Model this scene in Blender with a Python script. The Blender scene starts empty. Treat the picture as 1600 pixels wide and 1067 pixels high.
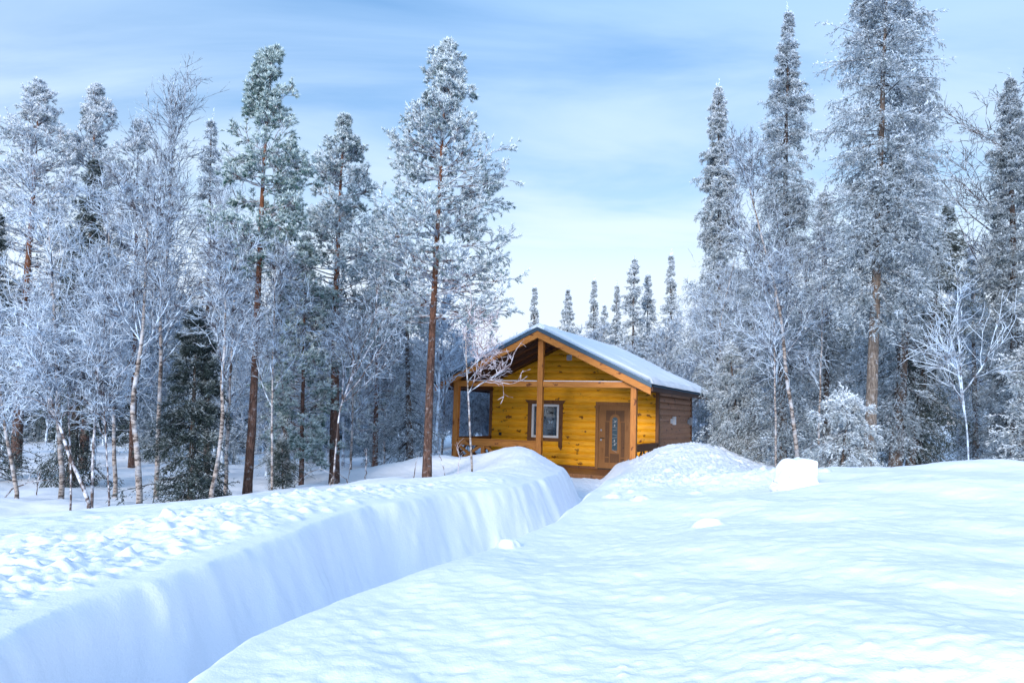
import bpy, math
import numpy as np
from mathutils import Matrix, Vector

# ------------------------------------------------------------------ camera, sky, sun, exposure
F_PX, PITCH, ROLL, CAMZ = 1229.0, 0.095, 0.029, 1.5
scene = bpy.context.scene
cam_d = bpy.data.cameras.new("camera"); cam = bpy.data.objects.new("camera", cam_d)
scene.collection.objects.link(cam); scene.camera = cam
cam_d.sensor_width = 36.0; cam_d.lens = 36.0 * F_PX / 1600.0
cam_d.clip_start = 0.05; cam_d.clip_end = 6000
cam.matrix_world = Matrix.Translation((0, 0, CAMZ)) @ Matrix.Rotation(math.pi / 2 + PITCH, 4, 'X') @ Matrix.Rotation(ROLL, 4, 'Z')

SUN_EL, SUN_AZ = math.radians(15), math.radians(203)      # azimuth clockwise from +Y: behind the camera, to the left
sd = Vector((math.sin(SUN_AZ) * math.cos(SUN_EL), math.cos(SUN_AZ) * math.cos(SUN_EL), math.sin(SUN_EL)))
sl = bpy.data.lights.new("sun", 'SUN'); sl.energy = 2.3; sl.angle = math.radians(14); sl.color = (1.0, 0.93, 0.86)
so = bpy.data.objects.new("sun", sl); scene.collection.objects.link(so)
so.rotation_euler = sd.to_track_quat('Z', 'Y').to_euler()

scene.view_settings.view_transform = 'Standard'; scene.view_settings.look = 'None'
scene.view_settings.gamma = 1.0; scene.view_settings.exposure = 0.56
scene.cycles.max_bounces = 6; scene.cycles.diffuse_bounces = 4; scene.cycles.glossy_bounces = 2
scene.cycles.transparent_max_bounces = 6
scene.cycles.use_denoising = True; scene.cycles.denoiser = 'OPENIMAGEDENOISE'; scene.cycles.denoising_input_passes = 'RGB_ALBEDO_NORMAL'; scene.cycles.denoising_prefilter = 'ACCURATE'; scene.cycles.denoising_quality = 'HIGH'; scene.cycles.sample_clamp_indirect = 4.0

world = bpy.data.worlds.new("World"); scene.world = world; world.use_nodes = True
nt = world.node_tree; N = nt.nodes; L = nt.links; N.clear()

def nd(tree, typ, ins=None, **kw):
    n = tree.nodes.new(typ)
    for k, v in kw.items(): setattr(n, k, v)
    for k, v in (ins or {}).items():
        if hasattr(v, 'is_output') and v.is_output: tree.links.new(v, n.inputs[k])
        else: n.inputs[k].default_value = v
    return n

def math_n(tree, op, a, b=0.0, clamp=False):
    return nd(tree, 'ShaderNodeMath', {0: a, 1: b}, operation=op, use_clamp=clamp).outputs[0]

def ramp(tree, fac, stops, interp='LINEAR'):
    n = nd(tree, 'ShaderNodeValToRGB', {0: fac}); cr = n.color_ramp; cr.interpolation = interp
    while len(cr.elements) < len(stops): cr.elements.new(0.5)
    for e, (p, c) in zip(cr.elements, stops):
        e.position = p
        if not isinstance(c, (tuple, list)): c = (c, c, c)
        e.color = tuple(c) + (1.0,) * (4 - len(c))
    return n.outputs[0]

def mixc(tree, fac, a, b, mode='MIX'):
    n = tree.nodes.new('ShaderNodeMix'); n.data_type = 'RGBA'; n.blend_type = mode; n.clamp_factor = True
    for i, v in ((0, fac), (6, a), (7, b)):
        if hasattr(v, 'is_output'): tree.links.new(v, n.inputs[i])
        elif i and len(v) == 3: n.inputs[i].default_value = tuple(v) + (1.0,)
        else: n.inputs[i].default_value = v
    return n.outputs[2]

sky = nd(nt, 'ShaderNodeTexSky', sky_type='NISHITA', sun_disc=False, sun_elevation=SUN_EL, sun_rotation=SUN_AZ,
         air_density=1.0, dust_density=0.3, ozone_density=3.0, altitude=200)
tc = nd(nt, 'ShaderNodeTexCoord').outputs['Generated']
sp = nd(nt, 'ShaderNodeSeparateXYZ', {0: tc})
den = math_n(nt, 'ADD', math_n(nt, 'MAXIMUM', sp.outputs[2], 0.0), 0.16)
cx_ = math_n(nt, 'DIVIDE', sp.outputs[0], den); cy_ = math_n(nt, 'DIVIDE', sp.outputs[1], den)
cv = nd(nt, 'ShaderNodeCombineXYZ', {0: cx_, 1: cy_, 2: 0.0}).outputs[0]
mp = nd(nt, 'ShaderNodeMapping', {'Vector': cv, 'Scale': (0.75, 2.1, 1.0), 'Rotation': (0, 0, 0.16), 'Location': (1.3, 0.4, 0)}).outputs[0]
n1 = nd(nt, 'ShaderNodeTexNoise', {'Vector': mp, 'Scale': 1.05, 'Detail': 7.0, 'Roughness': 0.52, 'Distortion': 0.55}).outputs[0]
n2 = nd(nt, 'ShaderNodeTexNoise', {'Vector': cv, 'Scale': 0.45, 'Detail': 2.0, 'Roughness': 0.5}).outputs[0]
c1 = ramp(nt, math_n(nt, 'ADD', math_n(nt, 'MULTIPLY', n1, 0.72), math_n(nt, 'MULTIPLY', n2, 0.38)), [(0.28, 0.22), (0.68, 0.9)], 'EASE')
# thick pale cirrostratus towards the horizon, strongest ahead and slightly right
hz = ramp(nt, sp.outputs[2], [(0.0, 1.0), (0.16, 0.93), (0.30, 0.55), (0.52, 0.0)], 'EASE')
fac = math_n(nt, 'MAXIMUM', c1, hz)
cloud = ramp(nt, sp.outputs[2], [(0.0, (5.0, 5.3, 6.2)), (0.22, (4.6, 5.3, 6.0)), (0.6, (1.65, 3.3, 5.8))])
skyc = nd(nt, 'ShaderNodeHueSaturation', {'Saturation': 1.42, 'Value': 0.95, 'Color': sky.outputs[0]}).outputs[0]
skyc = mixc(nt, fac, skyc, cloud)
# sky glow added around the sun, behind the camera, as fill light
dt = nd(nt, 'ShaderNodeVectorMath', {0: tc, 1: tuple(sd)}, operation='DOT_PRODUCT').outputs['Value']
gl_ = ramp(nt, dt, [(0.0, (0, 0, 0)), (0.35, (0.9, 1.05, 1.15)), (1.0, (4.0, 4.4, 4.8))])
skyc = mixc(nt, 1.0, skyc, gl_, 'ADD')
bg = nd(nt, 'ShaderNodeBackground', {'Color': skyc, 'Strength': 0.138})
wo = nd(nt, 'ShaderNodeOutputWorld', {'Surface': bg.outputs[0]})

# ------------------------------------------------------------------ projection helper (used to find real places)
def ray(px, py):
    dx, dy = px - 800.0, py - 533.5
    a = dx * math.cos(ROLL) + dy * math.sin(ROLL); b = -dx * math.sin(ROLL) + dy * math.cos(ROLL)
    y2, z2 = F_PX, -b
    Y = y2 * math.cos(PITCH) - z2 * math.sin(PITCH); Z = y2 * math.sin(PITCH) + z2 * math.cos(PITCH)
    return np.array([a / Y, 1.0, Z / Y])
def at(px, py, D): return ray(px, py) * D + np.array([0, 0, CAMZ])

# ------------------------------------------------------------------ object helpers
def link(o, parent=None):
    scene.collection.objects.link(o)
    if parent is not None: o.parent = parent
    return o
def tag(o, label=None, cat=None, group=None, kind=None):
    if label: o['label'] = label
    if cat: o['category'] = cat
    if group: o['group'] = group
    if kind: o['kind'] = kind
    return o
def empty(name, loc, rz=0.0, label=None, cat=None, group=None):
    o = bpy.data.objects.new(name, None); o.location = loc; o.rotation_euler = (0, 0, rz); o.empty_display_size = 0.3
    link(o); return tag(o, label, cat, group)
def mesh_np(name, V, faces, mat, parent=None, smooth=False, fr=None):
    """faces: list of int arrays (n,k)"""
    me = bpy.data.meshes.new(name); V = np.ascontiguousarray(V, dtype=np.float32)
    me.vertices.add(len(V)); me.vertices.foreach_set('co', V.ravel())
    idx = np.concatenate([f.ravel() for f in faces]).astype(np.int32)
    tot = np.concatenate([np.full(len(f), f.shape[1], np.int32) for f in faces])
    st = np.concatenate([[0], np.cumsum(tot)[:-1]]).astype(np.int32)
    me.loops.add(len(idx)); me.loops.foreach_set('vertex_index', idx)
    me.polygons.add(len(tot)); me.polygons.foreach_set('loop_start', st)
    if fr is not None:
        at_ = me.attributes.new('frost', 'FLOAT', 'FACE'); at_.data.foreach_set('value', fr.astype(np.float32))
    me.update(calc_edges=True)
    if smooth: me.polygons.foreach_set('use_smooth', np.ones(len(tot), bool))
    if mat: me.materials.append(mat)
    return link(bpy.data.objects.new(name, me), parent)

class MB:
    """collects polygons, builds one mesh"""
    def __init__(s): s.v = []; s.f = []
    def add(s, vs, fs):
        b = len(s.v); s.v += [tuple(map(float, p)) for p in vs]; s.f += [[i + b for i in f] for f in fs]; return s
    def box(s, x0, x1, y0, y1, z0, z1, bev=0.0):
        if bev <= 0:
            v = [(x, y, z) for x in (x0, x1) for y in (y0, y1) for z in (z0, z1)]
            return s.add(v, [(0, 1, 3, 2), (4, 6, 7, 5), (0, 4, 5, 1), (2, 3, 7, 6), (0, 2, 6, 4), (1, 5, 7, 3)])
        import bmesh
        bm = bmesh.new(); r = bmesh.ops.create_cube(bm, size=1)
        for v in bm.verts: v.co = ((x0 + x1) / 2 + v.co.x * (x1 - x0), (y0 + y1) / 2 + v.co.y * (y1 - y0), (z0 + z1) / 2 + v.co.z * (z1 - z0))
        bmesh.ops.bevel(bm, geom=list(bm.edges), offset=bev, segments=2, affect='EDGES', profile=0.5)
        bm.verts.index_update(); s.add([v.co[:] for v in bm.verts], [[v.index for v in f.verts] for f in bm.faces]); bm.free(); return s
    def beam(s, a, b, w, h, up=(0, 0, 1)):
        a = Vector(a); b = Vector(b); d = (b - a).normalized(); u = Vector(up)
        side = d.cross(u).normalized(); u = side.cross(d).normalized()
        vs = [p + side * sx * w / 2 + u * sz * h / 2 for p in (a, b) for sx in (-1, 1) for sz in (-1, 1)]
        return s.add(vs, [(0, 1, 3, 2), (4, 6, 7, 5), (0, 4, 5, 1), (2, 3, 7, 6), (0, 2, 6, 4), (1, 5, 7, 3)])
    def prism(s, poly, y0, y1):
        """poly in (x,z), extruded along y"""
        n = len(poly); v = [(x, y0, z) for x, z in poly] + [(x, y1, z) for x, z in poly]
        return s.add(v, [list(range(n)), list(range(2 * n - 1, n - 1, -1))] + [[i, i + n, (i + 1) % n + n, (i + 1) % n] for i in range(n)])
    def build(s, name, mat, parent=None, smooth=False, label=None):
        me = bpy.data.meshes.new(name); me.from_pydata(s.v, [], s.f); me.update()
        import bmesh
        bm = bmesh.new(); bm.from_mesh(me); bmesh.ops.recalc_face_normals(bm, faces=bm.faces); bm.to_mesh(me); bm.free()
        if smooth: me.polygons.foreach_set('use_smooth', np.ones(len(me.polygons), bool))
        me.materials.append(mat); o = link(bpy.data.objects.new(name, me), parent)
        if label: o['label'] = label
        return o

# ------------------------------------------------------------------ numpy noise
_rg = np.random.default_rng(5); _LAT = _rg.random((256, 256))
def vnoise(x, y):
    xi = np.floor(x).astype(int); yi = np.floor(y).astype(int); fx = x - xi; fy = y - yi
    fx = fx * fx * fx * (fx * (fx * 6 - 15) + 10); fy = fy * fy * fy * (fy * (fy * 6 - 15) + 10)
    g = lambda a, b: _LAT[a & 255, b & 255]
    return (g(xi, yi) * (1 - fx) + g(xi + 1, yi) * fx) * (1 - fy) + (g(xi, yi + 1) * (1 - fx) + g(xi + 1, yi + 1) * fx) * fy - 0.5
def fbm(x, y, o=4, r=0.5):
    s = 0; a = 1.0
    for i in range(o):
        s = s + a * vnoise(x * 2 ** i + 17.3 * i, y * 2 ** i + 5.1 * i); a *= r
    return s
def sstep(x, a, b):
    t = np.clip((x - a) / (b - a), 0, 1); return t * t * (3 - 2 * t)

# ------------------------------------------------------------------ materials
def new_mat(name):
    m = bpy.data.materials.new(name); m.use_nodes = True; t = m.node_tree; t.nodes.clear()
    out = t.nodes.new('ShaderNodeOutputMaterial'); return m, t, out
def principled(t, out, col, rough=0.6, bump=None, bstr=0.3, bdist=0.01, spec=0.3, **kw):
    p = t.nodes.new('ShaderNodeBsdfPrincipled')
    for k, v in (('Base Color', col), ('Roughness', rough), ('Specular IOR Level', spec)) + tuple(kw.items()):
        if hasattr(v, 'is_output'): t.links.new(v, p.inputs[k])
        elif isinstance(v, tuple) and len(v) == 3 and k.endswith('Color'): p.inputs[k].default_value = v + (1.0,)
        else: p.inputs[k].default_value = v
    if bump is not None:
        b = nd(t, 'ShaderNodeBump', {'Height': bump, 'Strength': bstr, 'Distance': bdist}); t.links.new(b.outputs[0], p.inputs['Normal'])
    t.links.new(p.outputs[0], out.inputs[0]); return p
def coords(t, scale=(1, 1, 1), rot=(0, 0, 0), geo=False):
    c = nd(t, 'ShaderNodeNewGeometry').outputs['Position'] if geo else nd(t, 'ShaderNodeTexCoord').outputs['Object']
    return nd(t, 'ShaderNodeMapping', {'Vector': c, 'Scale': scale, 'Rotation': rot}).outputs[0]
def noise(t, vec, sc, det=4.0, rough=0.55, dist=0.0):
    return nd(t, 'ShaderNodeTexNoise', {'Vector': vec, 'Scale': sc, 'Detail': det, 'Roughness': rough, 'Distortion': dist}).outputs[0]

def mat_snow(name='snow', grain=1.0, c=(0.85, 0.87, 0.93)):
    m, t, out = new_mat(name); v = coords(t)
    h = math_n(t, 'ADD', math_n(t, 'MULTIPLY', noise(t, v, 9, 5, 0.6), 1.0), math_n(t, 'MULTIPLY', noise(t, v, 70, 3, 0.7), 0.4))
    v2 = coords(t, (2.2, 7.0, 2.2), (0, 0, 0.5)); h = math_n(t, 'ADD', h, math_n(t, 'MULTIPLY', noise(t, v2, 2.2, 3, 0.5, 0.6), 0.15))
    principled(t, out, c, 0.75, h, 0.28 * grain, 0.03, 0.2); return m
M_snow = mat_snow()
M_roofsnow = mat_snow('roof_snow', 0.5)

def mat_frost_twig(name, bark, lo, hi, frost=(0.80, 0.84, 0.93)):
    """bark encrusted with hoar frost in patches"""
    m, t, out = new_mat(name); v = coords(t)
    f = ramp(t, noise(t, v, 7, 3, 0.6), [(lo, 0.0), (hi, 1.0)])
    c = mixc(t, f, bark, frost)
    d = nd(t, 'ShaderNodeBsdfDiffuse', {'Color': c}); t.links.new(d.outputs[0], out.inputs[0]); return m
M_twig = mat_frost_twig('frosted_twigs', (0.07, 0.06, 0.07), 0.38, 0.64, (0.62, 0.75, 0.90))
M_twig_thick = mat_frost_twig('heavy_frost_twigs', (0.10, 0.10, 0.13), 0.32, 0.58, (0.66, 0.78, 0.92))
M_twig_dark = mat_frost_twig('thin_frost_twigs', (0.05, 0.045, 0.045), 0.45, 0.75, (0.7, 0.74, 0.82))
M_twig_pink = mat_frost_twig('pale_pink_frost_twigs', (0.22, 0.13, 0.12), 0.34, 0.62, (0.82, 0.78, 0.86))

def mat_needles(name, green, frost, bias=0.0):
    m, t, out = new_mat(name)
    a = nd(t, 'ShaderNodeAttribute', attribute_name='frost').outputs['Fac']
    v = coords(t); n = noise(t, v, 4.5, 3, 0.6)
    f = math_n(t, 'ADD', a, math_n(t, 'MULTIPLY', math_n(t, 'SUBTRACT', n, 0.555 - bias), 1.35), True)
    c = mixc(t, f, green, frost)
    d = nd(t, 'ShaderNodeBsdfDiffuse', {'Color': c}); t.links.new(d.outputs[0], out.inputs[0]); return m
M_pine = mat_needles('pine_needles', (0.045, 0.115, 0.115), (0.72, 0.80, 0.86), 0.20)
M_pine_green = mat_needles('greener_pine_needles', (0.038, 0.105, 0.09), (0.66, 0.77, 0.79), 0.14)
M_pine_white = mat_needles('whitened_pine_needles', (0.08, 0.14, 0.13), (0.77, 0.82, 0.88), 0.34)
M_spruce = mat_needles('spruce_needles', (0.065, 0.095, 0.11), (0.70, 0.79, 0.89), 0.25)
M_spruce_white = mat_needles('whitened_spruce_needles', (0.085, 0.12, 0.13), (0.76, 0.83, 0.91), 0.30)
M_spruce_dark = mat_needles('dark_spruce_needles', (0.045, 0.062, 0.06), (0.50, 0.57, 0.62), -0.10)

def mat_bark(name, dark, mid, warm, zlo, zhi, frost=0.35):
    m, t, out = new_mat(name)
    v = coords(t, (1, 1, 0.28)); n = noise(t, v, 26, 5, 0.65); vo = nd(t, 'ShaderNodeTexVoronoi', {'Vector': coords(t, (1, 1, 0.35)), 'Scale': 30.0}, feature='DISTANCE_TO_EDGE').outputs[0]
    c = mixc(t, ramp(t, n, [(0.35, 0.0), (0.65, 1.0)]), dark, mid)
    z = nd(t, 'ShaderNodeSeparateXYZ', {0: coords(t)}).outputs[2]
    zf = nd(t, 'ShaderNodeMapRange', {'Value': z, 'From Min': zlo, 'From Max': zhi}).outputs[0]
    w = mixc(t, ramp(t, n, [(0.4, 0.0), (0.7, 1.0)]), tuple(x * 0.45 for x in warm), warm)
    c = mixc(t, math_n(t, 'MULTIPLY', zf, ramp(t, noise(t, coords(t), 3, 2), [(0.3, 0.6), (0.55, 1.0)])), c, w)
    fz = ramp(t, noise(t, coords(t), 11, 4, 0.7), [(0.55, 0.0), (0.72, frost)])
    c = mixc(t, fz, c, (0.72, 0.76, 0.85))
    h = math_n(t, 'ADD', n, math_n(t, 'MULTIPLY', ramp(t, vo, [(0.0, 0.0), (0.2, 1.0)]), 0.6))
    principled(t, out, c, 0.85, h, 0.9, 0.02, 0.15); return m
M_bark_pine = mat_bark('pine_bark', (0.05, 0.03, 0.026), (0.17, 0.10, 0.08), (0.30, 0.125, 0.065), 2.0, 5.0, 0.35)
M_bark_spruce = mat_bark('spruce_bark', (0.06, 0.045, 0.04), (0.17, 0.13, 0.11), (0.12, 0.09, 0.08), 1, 6, 0.6)
M_bark_greyspruce = mat_bark('grey_brown_spruce_bark', (0.11, 0.09, 0.08), (0.26, 0.22, 0.19), (0.25, 0.19, 0.16), 1, 6, 0.4)
def mat_birch():
    m, t, out = new_mat('birch_bark')
    v = coords(t, (1, 1, 2.6)); n = noise(t, v, 9, 4, 0.7)
    c = mixc(t, ramp(t, n, [(0.44, 0.0), (0.56, 1.0)]), (0.06, 0.045, 0.04), (0.36, 0.31, 0.285))
    c = mixc(t, ramp(t, noise(t, coords(t), 4, 3), [(0.48, 0.0), (0.66, 0.6)]), c, (0.62, 0.66, 0.74))
    principled(t, out, c, 0.7, n, 0.4, 0.01, 0.2); return m
M_birch = mat_birch()
M_pine_limb = mat_frost_twig('frosted_pine_limbs', (0.12, 0.065, 0.05), 0.38, 0.62, (0.60, 0.69, 0.80))
M_birch_dark = mat_frost_twig('dark_sapling_bark', (0.10, 0.075, 0.07), 0.46, 0.62, (0.66, 0.68, 0.76))

def mat_wood(name, base, dark, knot, kd=1.0, grain_axis='x', board=0.2, rough=0.5, vary=0.35, boards=True):
    """stained pine: long grain, board to board variation, dark knots with flame marks"""
    m, t, out = new_mat(name)
    sc = {'x': (1.0, 3.0, 12.0), 'z': (12.0, 12.0, 1.0), 'y': (12.0, 1.0, 12.0)}[grain_axis]
    g = noise(t, coords(t, sc), 3.0, 5, 0.6, 0.8)
    c = mixc(t, ramp(t, g, [(0.35, 0.0), (0.70, 1.0)]), base, dark)
    xyz = nd(t, 'ShaderNodeSeparateXYZ', {0: coords(t)})
    bi = math_n(t, 'FLOOR', math_n(t, 'DIVIDE', math_n(t, 'ADD', xyz.outputs[2], 0.02 - 0.0), board))
    rnd = nd(t, 'ShaderNodeTexWhiteNoise', {'W': bi}, noise_dimensions='1D').outputs[0]
    big = noise(t, coords(t, (1, 1, 3)), 1.1, 2)
    val = math_n(t, 'ADD', math_n(t, 'MULTIPLY', math_n(t, 'ADD', math_n(t, 'MULTIPLY', rnd, 0.5 if boards else 0.0), big), vary), 1.0 - vary * 0.72)
    c = nd(t, 'ShaderNodeHueSaturation', {'Value': val, 'Color': c}).outputs[0]
    # knots: sparse stretched voronoi cells, sheared so that they lie aslant
    ks = {'x': (2.7, 2.7, 5.2), 'z': (7.0, 7.0, 2.6), 'y': (2.7, 2.7, 5.2)}[grain_axis]
    kv = nd(t, 'ShaderNodeVectorMath', {0: coords(t, ks, (0, 0.35, 0)), 1: nd(t, 'ShaderNodeCombineXYZ', {0: math_n(t, 'MULTIPLY', rnd, 7.0 if boards else 0.0)}).outputs[0]}, operation='ADD').outputs[0]
    kv = nd(t, 'ShaderNodeVectorMath', {0: kv, 1: nd(t, 'ShaderNodeTexNoise', {'Vector': coords(t), 'Scale': 9.0, 'Detail': 2.0}).outputs['Color']}, operation='ADD').outputs[0]
    vo = nd(t, 'ShaderNodeTexVoronoi', {'Vector': kv, 'Scale': 0.9, 'Randomness': 1.0})
    k1 = ramp(t, vo.outputs['Distance'], [(0.09, 1.0), (0.19, 0.75), (0.27, 0.0)])
    pick = ramp(t, nd(t, 'ShaderNodeSeparateColor', {0: vo.outputs['Color']}).outputs[0], [(0.12 + 0.3 * (1 - kd), 0.0), (0.16 + 0.3 * (1 - kd), 1.0)])
    c = mixc(t, math_n(t, 'MULTIPLY', k1, pick), c, knot)
    principled(t, out, c, rough, g, 0.25, 0.01, 0.35); return m
M_wall = mat_wood('amber_pine_siding', (0.96, 0.47, 0.018), (0.74, 0.29, 0.008), (0.15, 0.04, 0.003), 1.0, vary=0.45)
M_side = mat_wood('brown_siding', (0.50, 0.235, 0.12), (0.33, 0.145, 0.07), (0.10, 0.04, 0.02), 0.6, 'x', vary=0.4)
M_beam = mat_wood('orange_pine_beam', (0.60, 0.235, 0.045), (0.40, 0.13, 0.022), (0.12, 0.03, 0.008), 0.9, 'x', boards=False)
M_post = mat_wood('orange_pine_post', (0.58, 0.225, 0.045), (0.38, 0.12, 0.022), (0.12, 0.03, 0.008), 0.9, 'z', boards=False)
M_trim = mat_wood('brown_trim', (0.25, 0.105, 0.035), (0.15, 0.055, 0.018), (0.08, 0.03, 0.01), 0.3, 'z', boards=False)
M_dark = mat_wood('dark_soffit', (0.13, 0.055, 0.03), (0.075, 0.03, 0.016), (0.04, 0.015, 0.01), 0.4, 'y', boards=False)
M_door = mat_wood('door_wood', (0.30, 0.135, 0.04), (0.23, 0.095, 0.026), (0.2, 0.08, 0.02), 0.0, 'z', boards=False, vary=0.15)
M_carve = mat_wood('door_carving', (0.15, 0.065, 0.022), (0.095, 0.038, 0.012), (0.06, 0.02, 0.01), 0.0, 'z', boards=False, vary=0.2)
M_deck = mat_wood('deck_boards', (0.30, 0.12, 0.05), (0.18, 0.07, 0.03), (0.1, 0.04, 0.02), 0.4, 'x', boards=False)

def mat_plain(name, col, rough=0.5, metal=0.0, nscale=30, nv=0.15, spec=0.4):
    m, t, out = new_mat(name)
    n = noise(t, coords(t), nscale, 3); c = mixc(t, n, tuple(x * (1 - nv) for x in col), tuple(min(1, x * (1 + nv)) for x in col))
    principled(t, out, c, rough, n, 0.1, 0.003, spec, Metallic=metal); return m
M_metal = mat_plain('blue_grey_sheet_metal', (0.045, 0.085, 0.13), 0.4, 0.3)
M_white = mat_plain('white_plastic', (0.80, 0.80, 0.82), 0.35, nv=0.03)
M_grey = mat_plain('grey_plastic', (0.42, 0.43, 0.46), 0.4, nv=0.05)
M_steel = mat_plain('brushed_steel', (0.6, 0.6, 0.6), 0.25, 1.0, nv=0.05)
M_blackiron = mat_plain('black_threshold', (0.02, 0.018, 0.016), 0.5)
M_room = mat_plain('dim_room', (0.09, 0.075, 0.06), 0.9)
M_curtain = mat_plain('blue_grey_curtain', (0.16, 0.22, 0.30), 0.9, nv=0.4)
def mat_glass():
    m, t, out = new_mat('window_glass')
    g = nd(t, 'ShaderNodeBsdfGlossy', {'Color': (0.95, 0.97, 1, 1), 'Roughness': 0.02}); tr = nd(t, 'ShaderNodeBsdfTransparent', {'Color': (0.75, 0.8, 0.82, 1)})
    fr = nd(t, 'ShaderNodeFresnel', {'IOR': 1.7}).outputs[0]
    mx = nd(t, 'ShaderNodeMixShader', {0: math_n(t, 'MULTIPLY', fr, 0.8, True), 1: tr.outputs[0], 2: g.outputs[0]})
    t.links.new(mx.outputs[0], out.inputs[0]); return m
M_glass = mat_glass()

# ------------------------------------------------------------------ ground: one snow sheet with the dug path
LY = np.array([-40, 0.0, 2.0, 2.75, 3.24, 4.5, 6.6, 9.1, 11.3, 13.5, 16.0, 17.2, 17.9, 19.2, 60])
LX = np.array([-1.9, -1.5, -1.62, -1.80, -1.90, -1.72, -1.43, -0.83, 0.30, 0.72, 1.10, 1.22, 1.05, -1.1, -1.3])
RY = np.array([-40, 0.0, 2.0, 2.8, 3.9, 4.7, 5.2, 6.6, 8.1, 10.4, 12.9, 16.0, 19.0, 21.5, 60])
RX = np.array([-0.6, -0.6, -1.08, -1.24, -1.10, -0.70, -0.52, -0.10, 0.45, 0.95, 1.50, 2.05, 2.75, 3.0, 3.0])
CABIN_YAW, CAB_X, CAB_Y = 0.437, 0.746, 23.175
def cab_local(x, y):
    dx, dy = x - CAB_X, y - CAB_Y; c, s = math.cos(CABIN_YAW), math.sin(CABIN_YAW)
    return dx * c - dy * s, dx * s + dy * c
def smooth_interp(y, Y, X):
    s = 0
    for o in (-0.5, -0.25, 0, 0.25, 0.5): s = s + np.interp(y + o, Y, X)
    return s / 5
def height(x, y, detail=True):
    x = np.asarray(x, float); y = np.asarray(y, float)
    jag = 0.15 * fbm(y * 0.9, x * 0 + 3.3, 2, 0.35) + 0.05 * fbm(y * 2.6, x * 3.1, 3, 0.5) ; jag2 = 0.05 * fbm(y * 1.8, x * 0 + 9.3, 4)
    xl = smooth_interp(y, LY, LX) + jag; xr = smooth_interp(y, RY, RX) + jag2
    dl = xl - x; dr = x - xr
    saw = 0
    for y0, w_, A_ in ((3.1, 0.9, 0.05), (4.6, 1.1, 0.09), (6.3, 1.3, 0.10), (8.3, 1.5, 0.12), (10.6, 1.6, 0.13), (13.2, 1.8, 0.10)):
        ph = (y - y0 + 0.5 * np.clip(-dl, 0, 0.5)) / w_; saw = saw + 0.38 * A_ * np.clip(ph, 0, 1) * (1 - sstep(ph, 1.0, 1.22))
    dl = dl - saw * sstep(-dl, -0.25, -0.02)
    # left side: banked edge, then falls to the forest floor
    zl = 0.53 + 0.08 * (1 - sstep(y, 7, 12)) - 0.115 * np.clip(dl - 1.2, 0, 6.3) * sstep(y, 2, 8) - 0.04 * np.clip(dl - 1.2, 0, 8) * (1 - sstep(y, 2, 8))
    zl = zl - 0.10 * sstep(y, 12, 17) + 0.07 * np.exp(-((dl - 0.75) / 0.55) ** 2)
    zl = zl + 0.32 * np.exp(-((x - 0.25) / 0.95) ** 2 - ((y - 17.9) / 1.9) ** 2) * sstep(dl, -0.1, 0.7)
    zl = np.where(y > 18, zl - 0.55 * sstep(y, 19.0, 22) * sstep(-x, -4, 2), zl)
    zl = zl - 0.3 * sstep(y, 13, 24) * sstep(dl, 0.5, 4) + 0.16 * sstep(y, 22, 34)
    zl = np.maximum(zl, -0.30) + 0.13 * fbm(x * 0.55, y * 0.45, 3) * sstep(dl, 0.8, 3.5)
    # right side: long swell rising to a crest about ten metres out, then lower ground under the trees
    zr = 0.47 + 0.06 * (1 - sstep(y, 5, 6.5)) + 0.50 * sstep(dr, 0.0, 4.4) * sstep(y, 3.5, 9.0) + 0.06 * np.clip(dr - 4.4, 0, 3.5) + 0.17 * sstep(dr, 0.5, 3) * (1 - sstep(y, 3.5, 9.0))
    fall = sstep(y, 10.6, 15.5) * sstep(dr, 1.6, 3.4)
    zr = zr * (1 - fall) + 0.36 * fall
    zr = zr + 0.25 * np.exp(-((x - 5.6) / 1.35) ** 2 - ((y - 20.6) / 2.6) ** 2) + (0.20 + 0.12 * fbm(x * 1.4, y * 1.1, 2)) * np.exp(-((x - 3.9) / 1.0) ** 2 - ((y - 19.5) / 2.4) ** 2) * sstep(dr, -0.2, 1.4)
    zr = zr + 0.10 * np.exp(-((dr - 0.9) / 0.6) ** 2) * sstep(y, 7, 10)
    zr = zr - 0.18 * sstep(y, 13, 17) * (1 - sstep(dr, 0.0, 1.6))
    zr = zr + 0.12 * fbm(x * 0.6 + 9, y * 0.6, 3) * sstep(dr, 0.4, 2.5)
    zf = -0.25 + 0.03 * fbm(x * 3, y * 3, 3) + 0.07 * sstep(y, 19.0, 21.5)
    slope = 0.36 + 0.22 * np.clip(fbm(y * 0.9, y * 0 + 7.7, 1) + 0.1, 0, 1)
    a = sstep(dl, -slope - 0.03, 0.02 + 0.07 * np.clip(fbm(y * 2.3, y * 0 + 31.7, 2) + 0.1, 0, 1)); b = sstep(dr, -slope - 0.03, 0.10)
    z = zf + (zl - zf) * a + (zr - zf) * b
    # cabin footprint and far land
    u, v = cab_local(x, y)
    inside = sstep(3.25 - np.abs(u), -0.25, 0.15) * sstep(v, -0.02, 0.12) * sstep(8.2 - v, -0.4, 0.1)
    z = z * (1 - inside) + (-0.55) * inside
    z = z + 5.0 * sstep(np.hypot(x, y), 60, 500) * (0.6 + fbm(x * 0.006, y * 0.006, 3))
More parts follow.
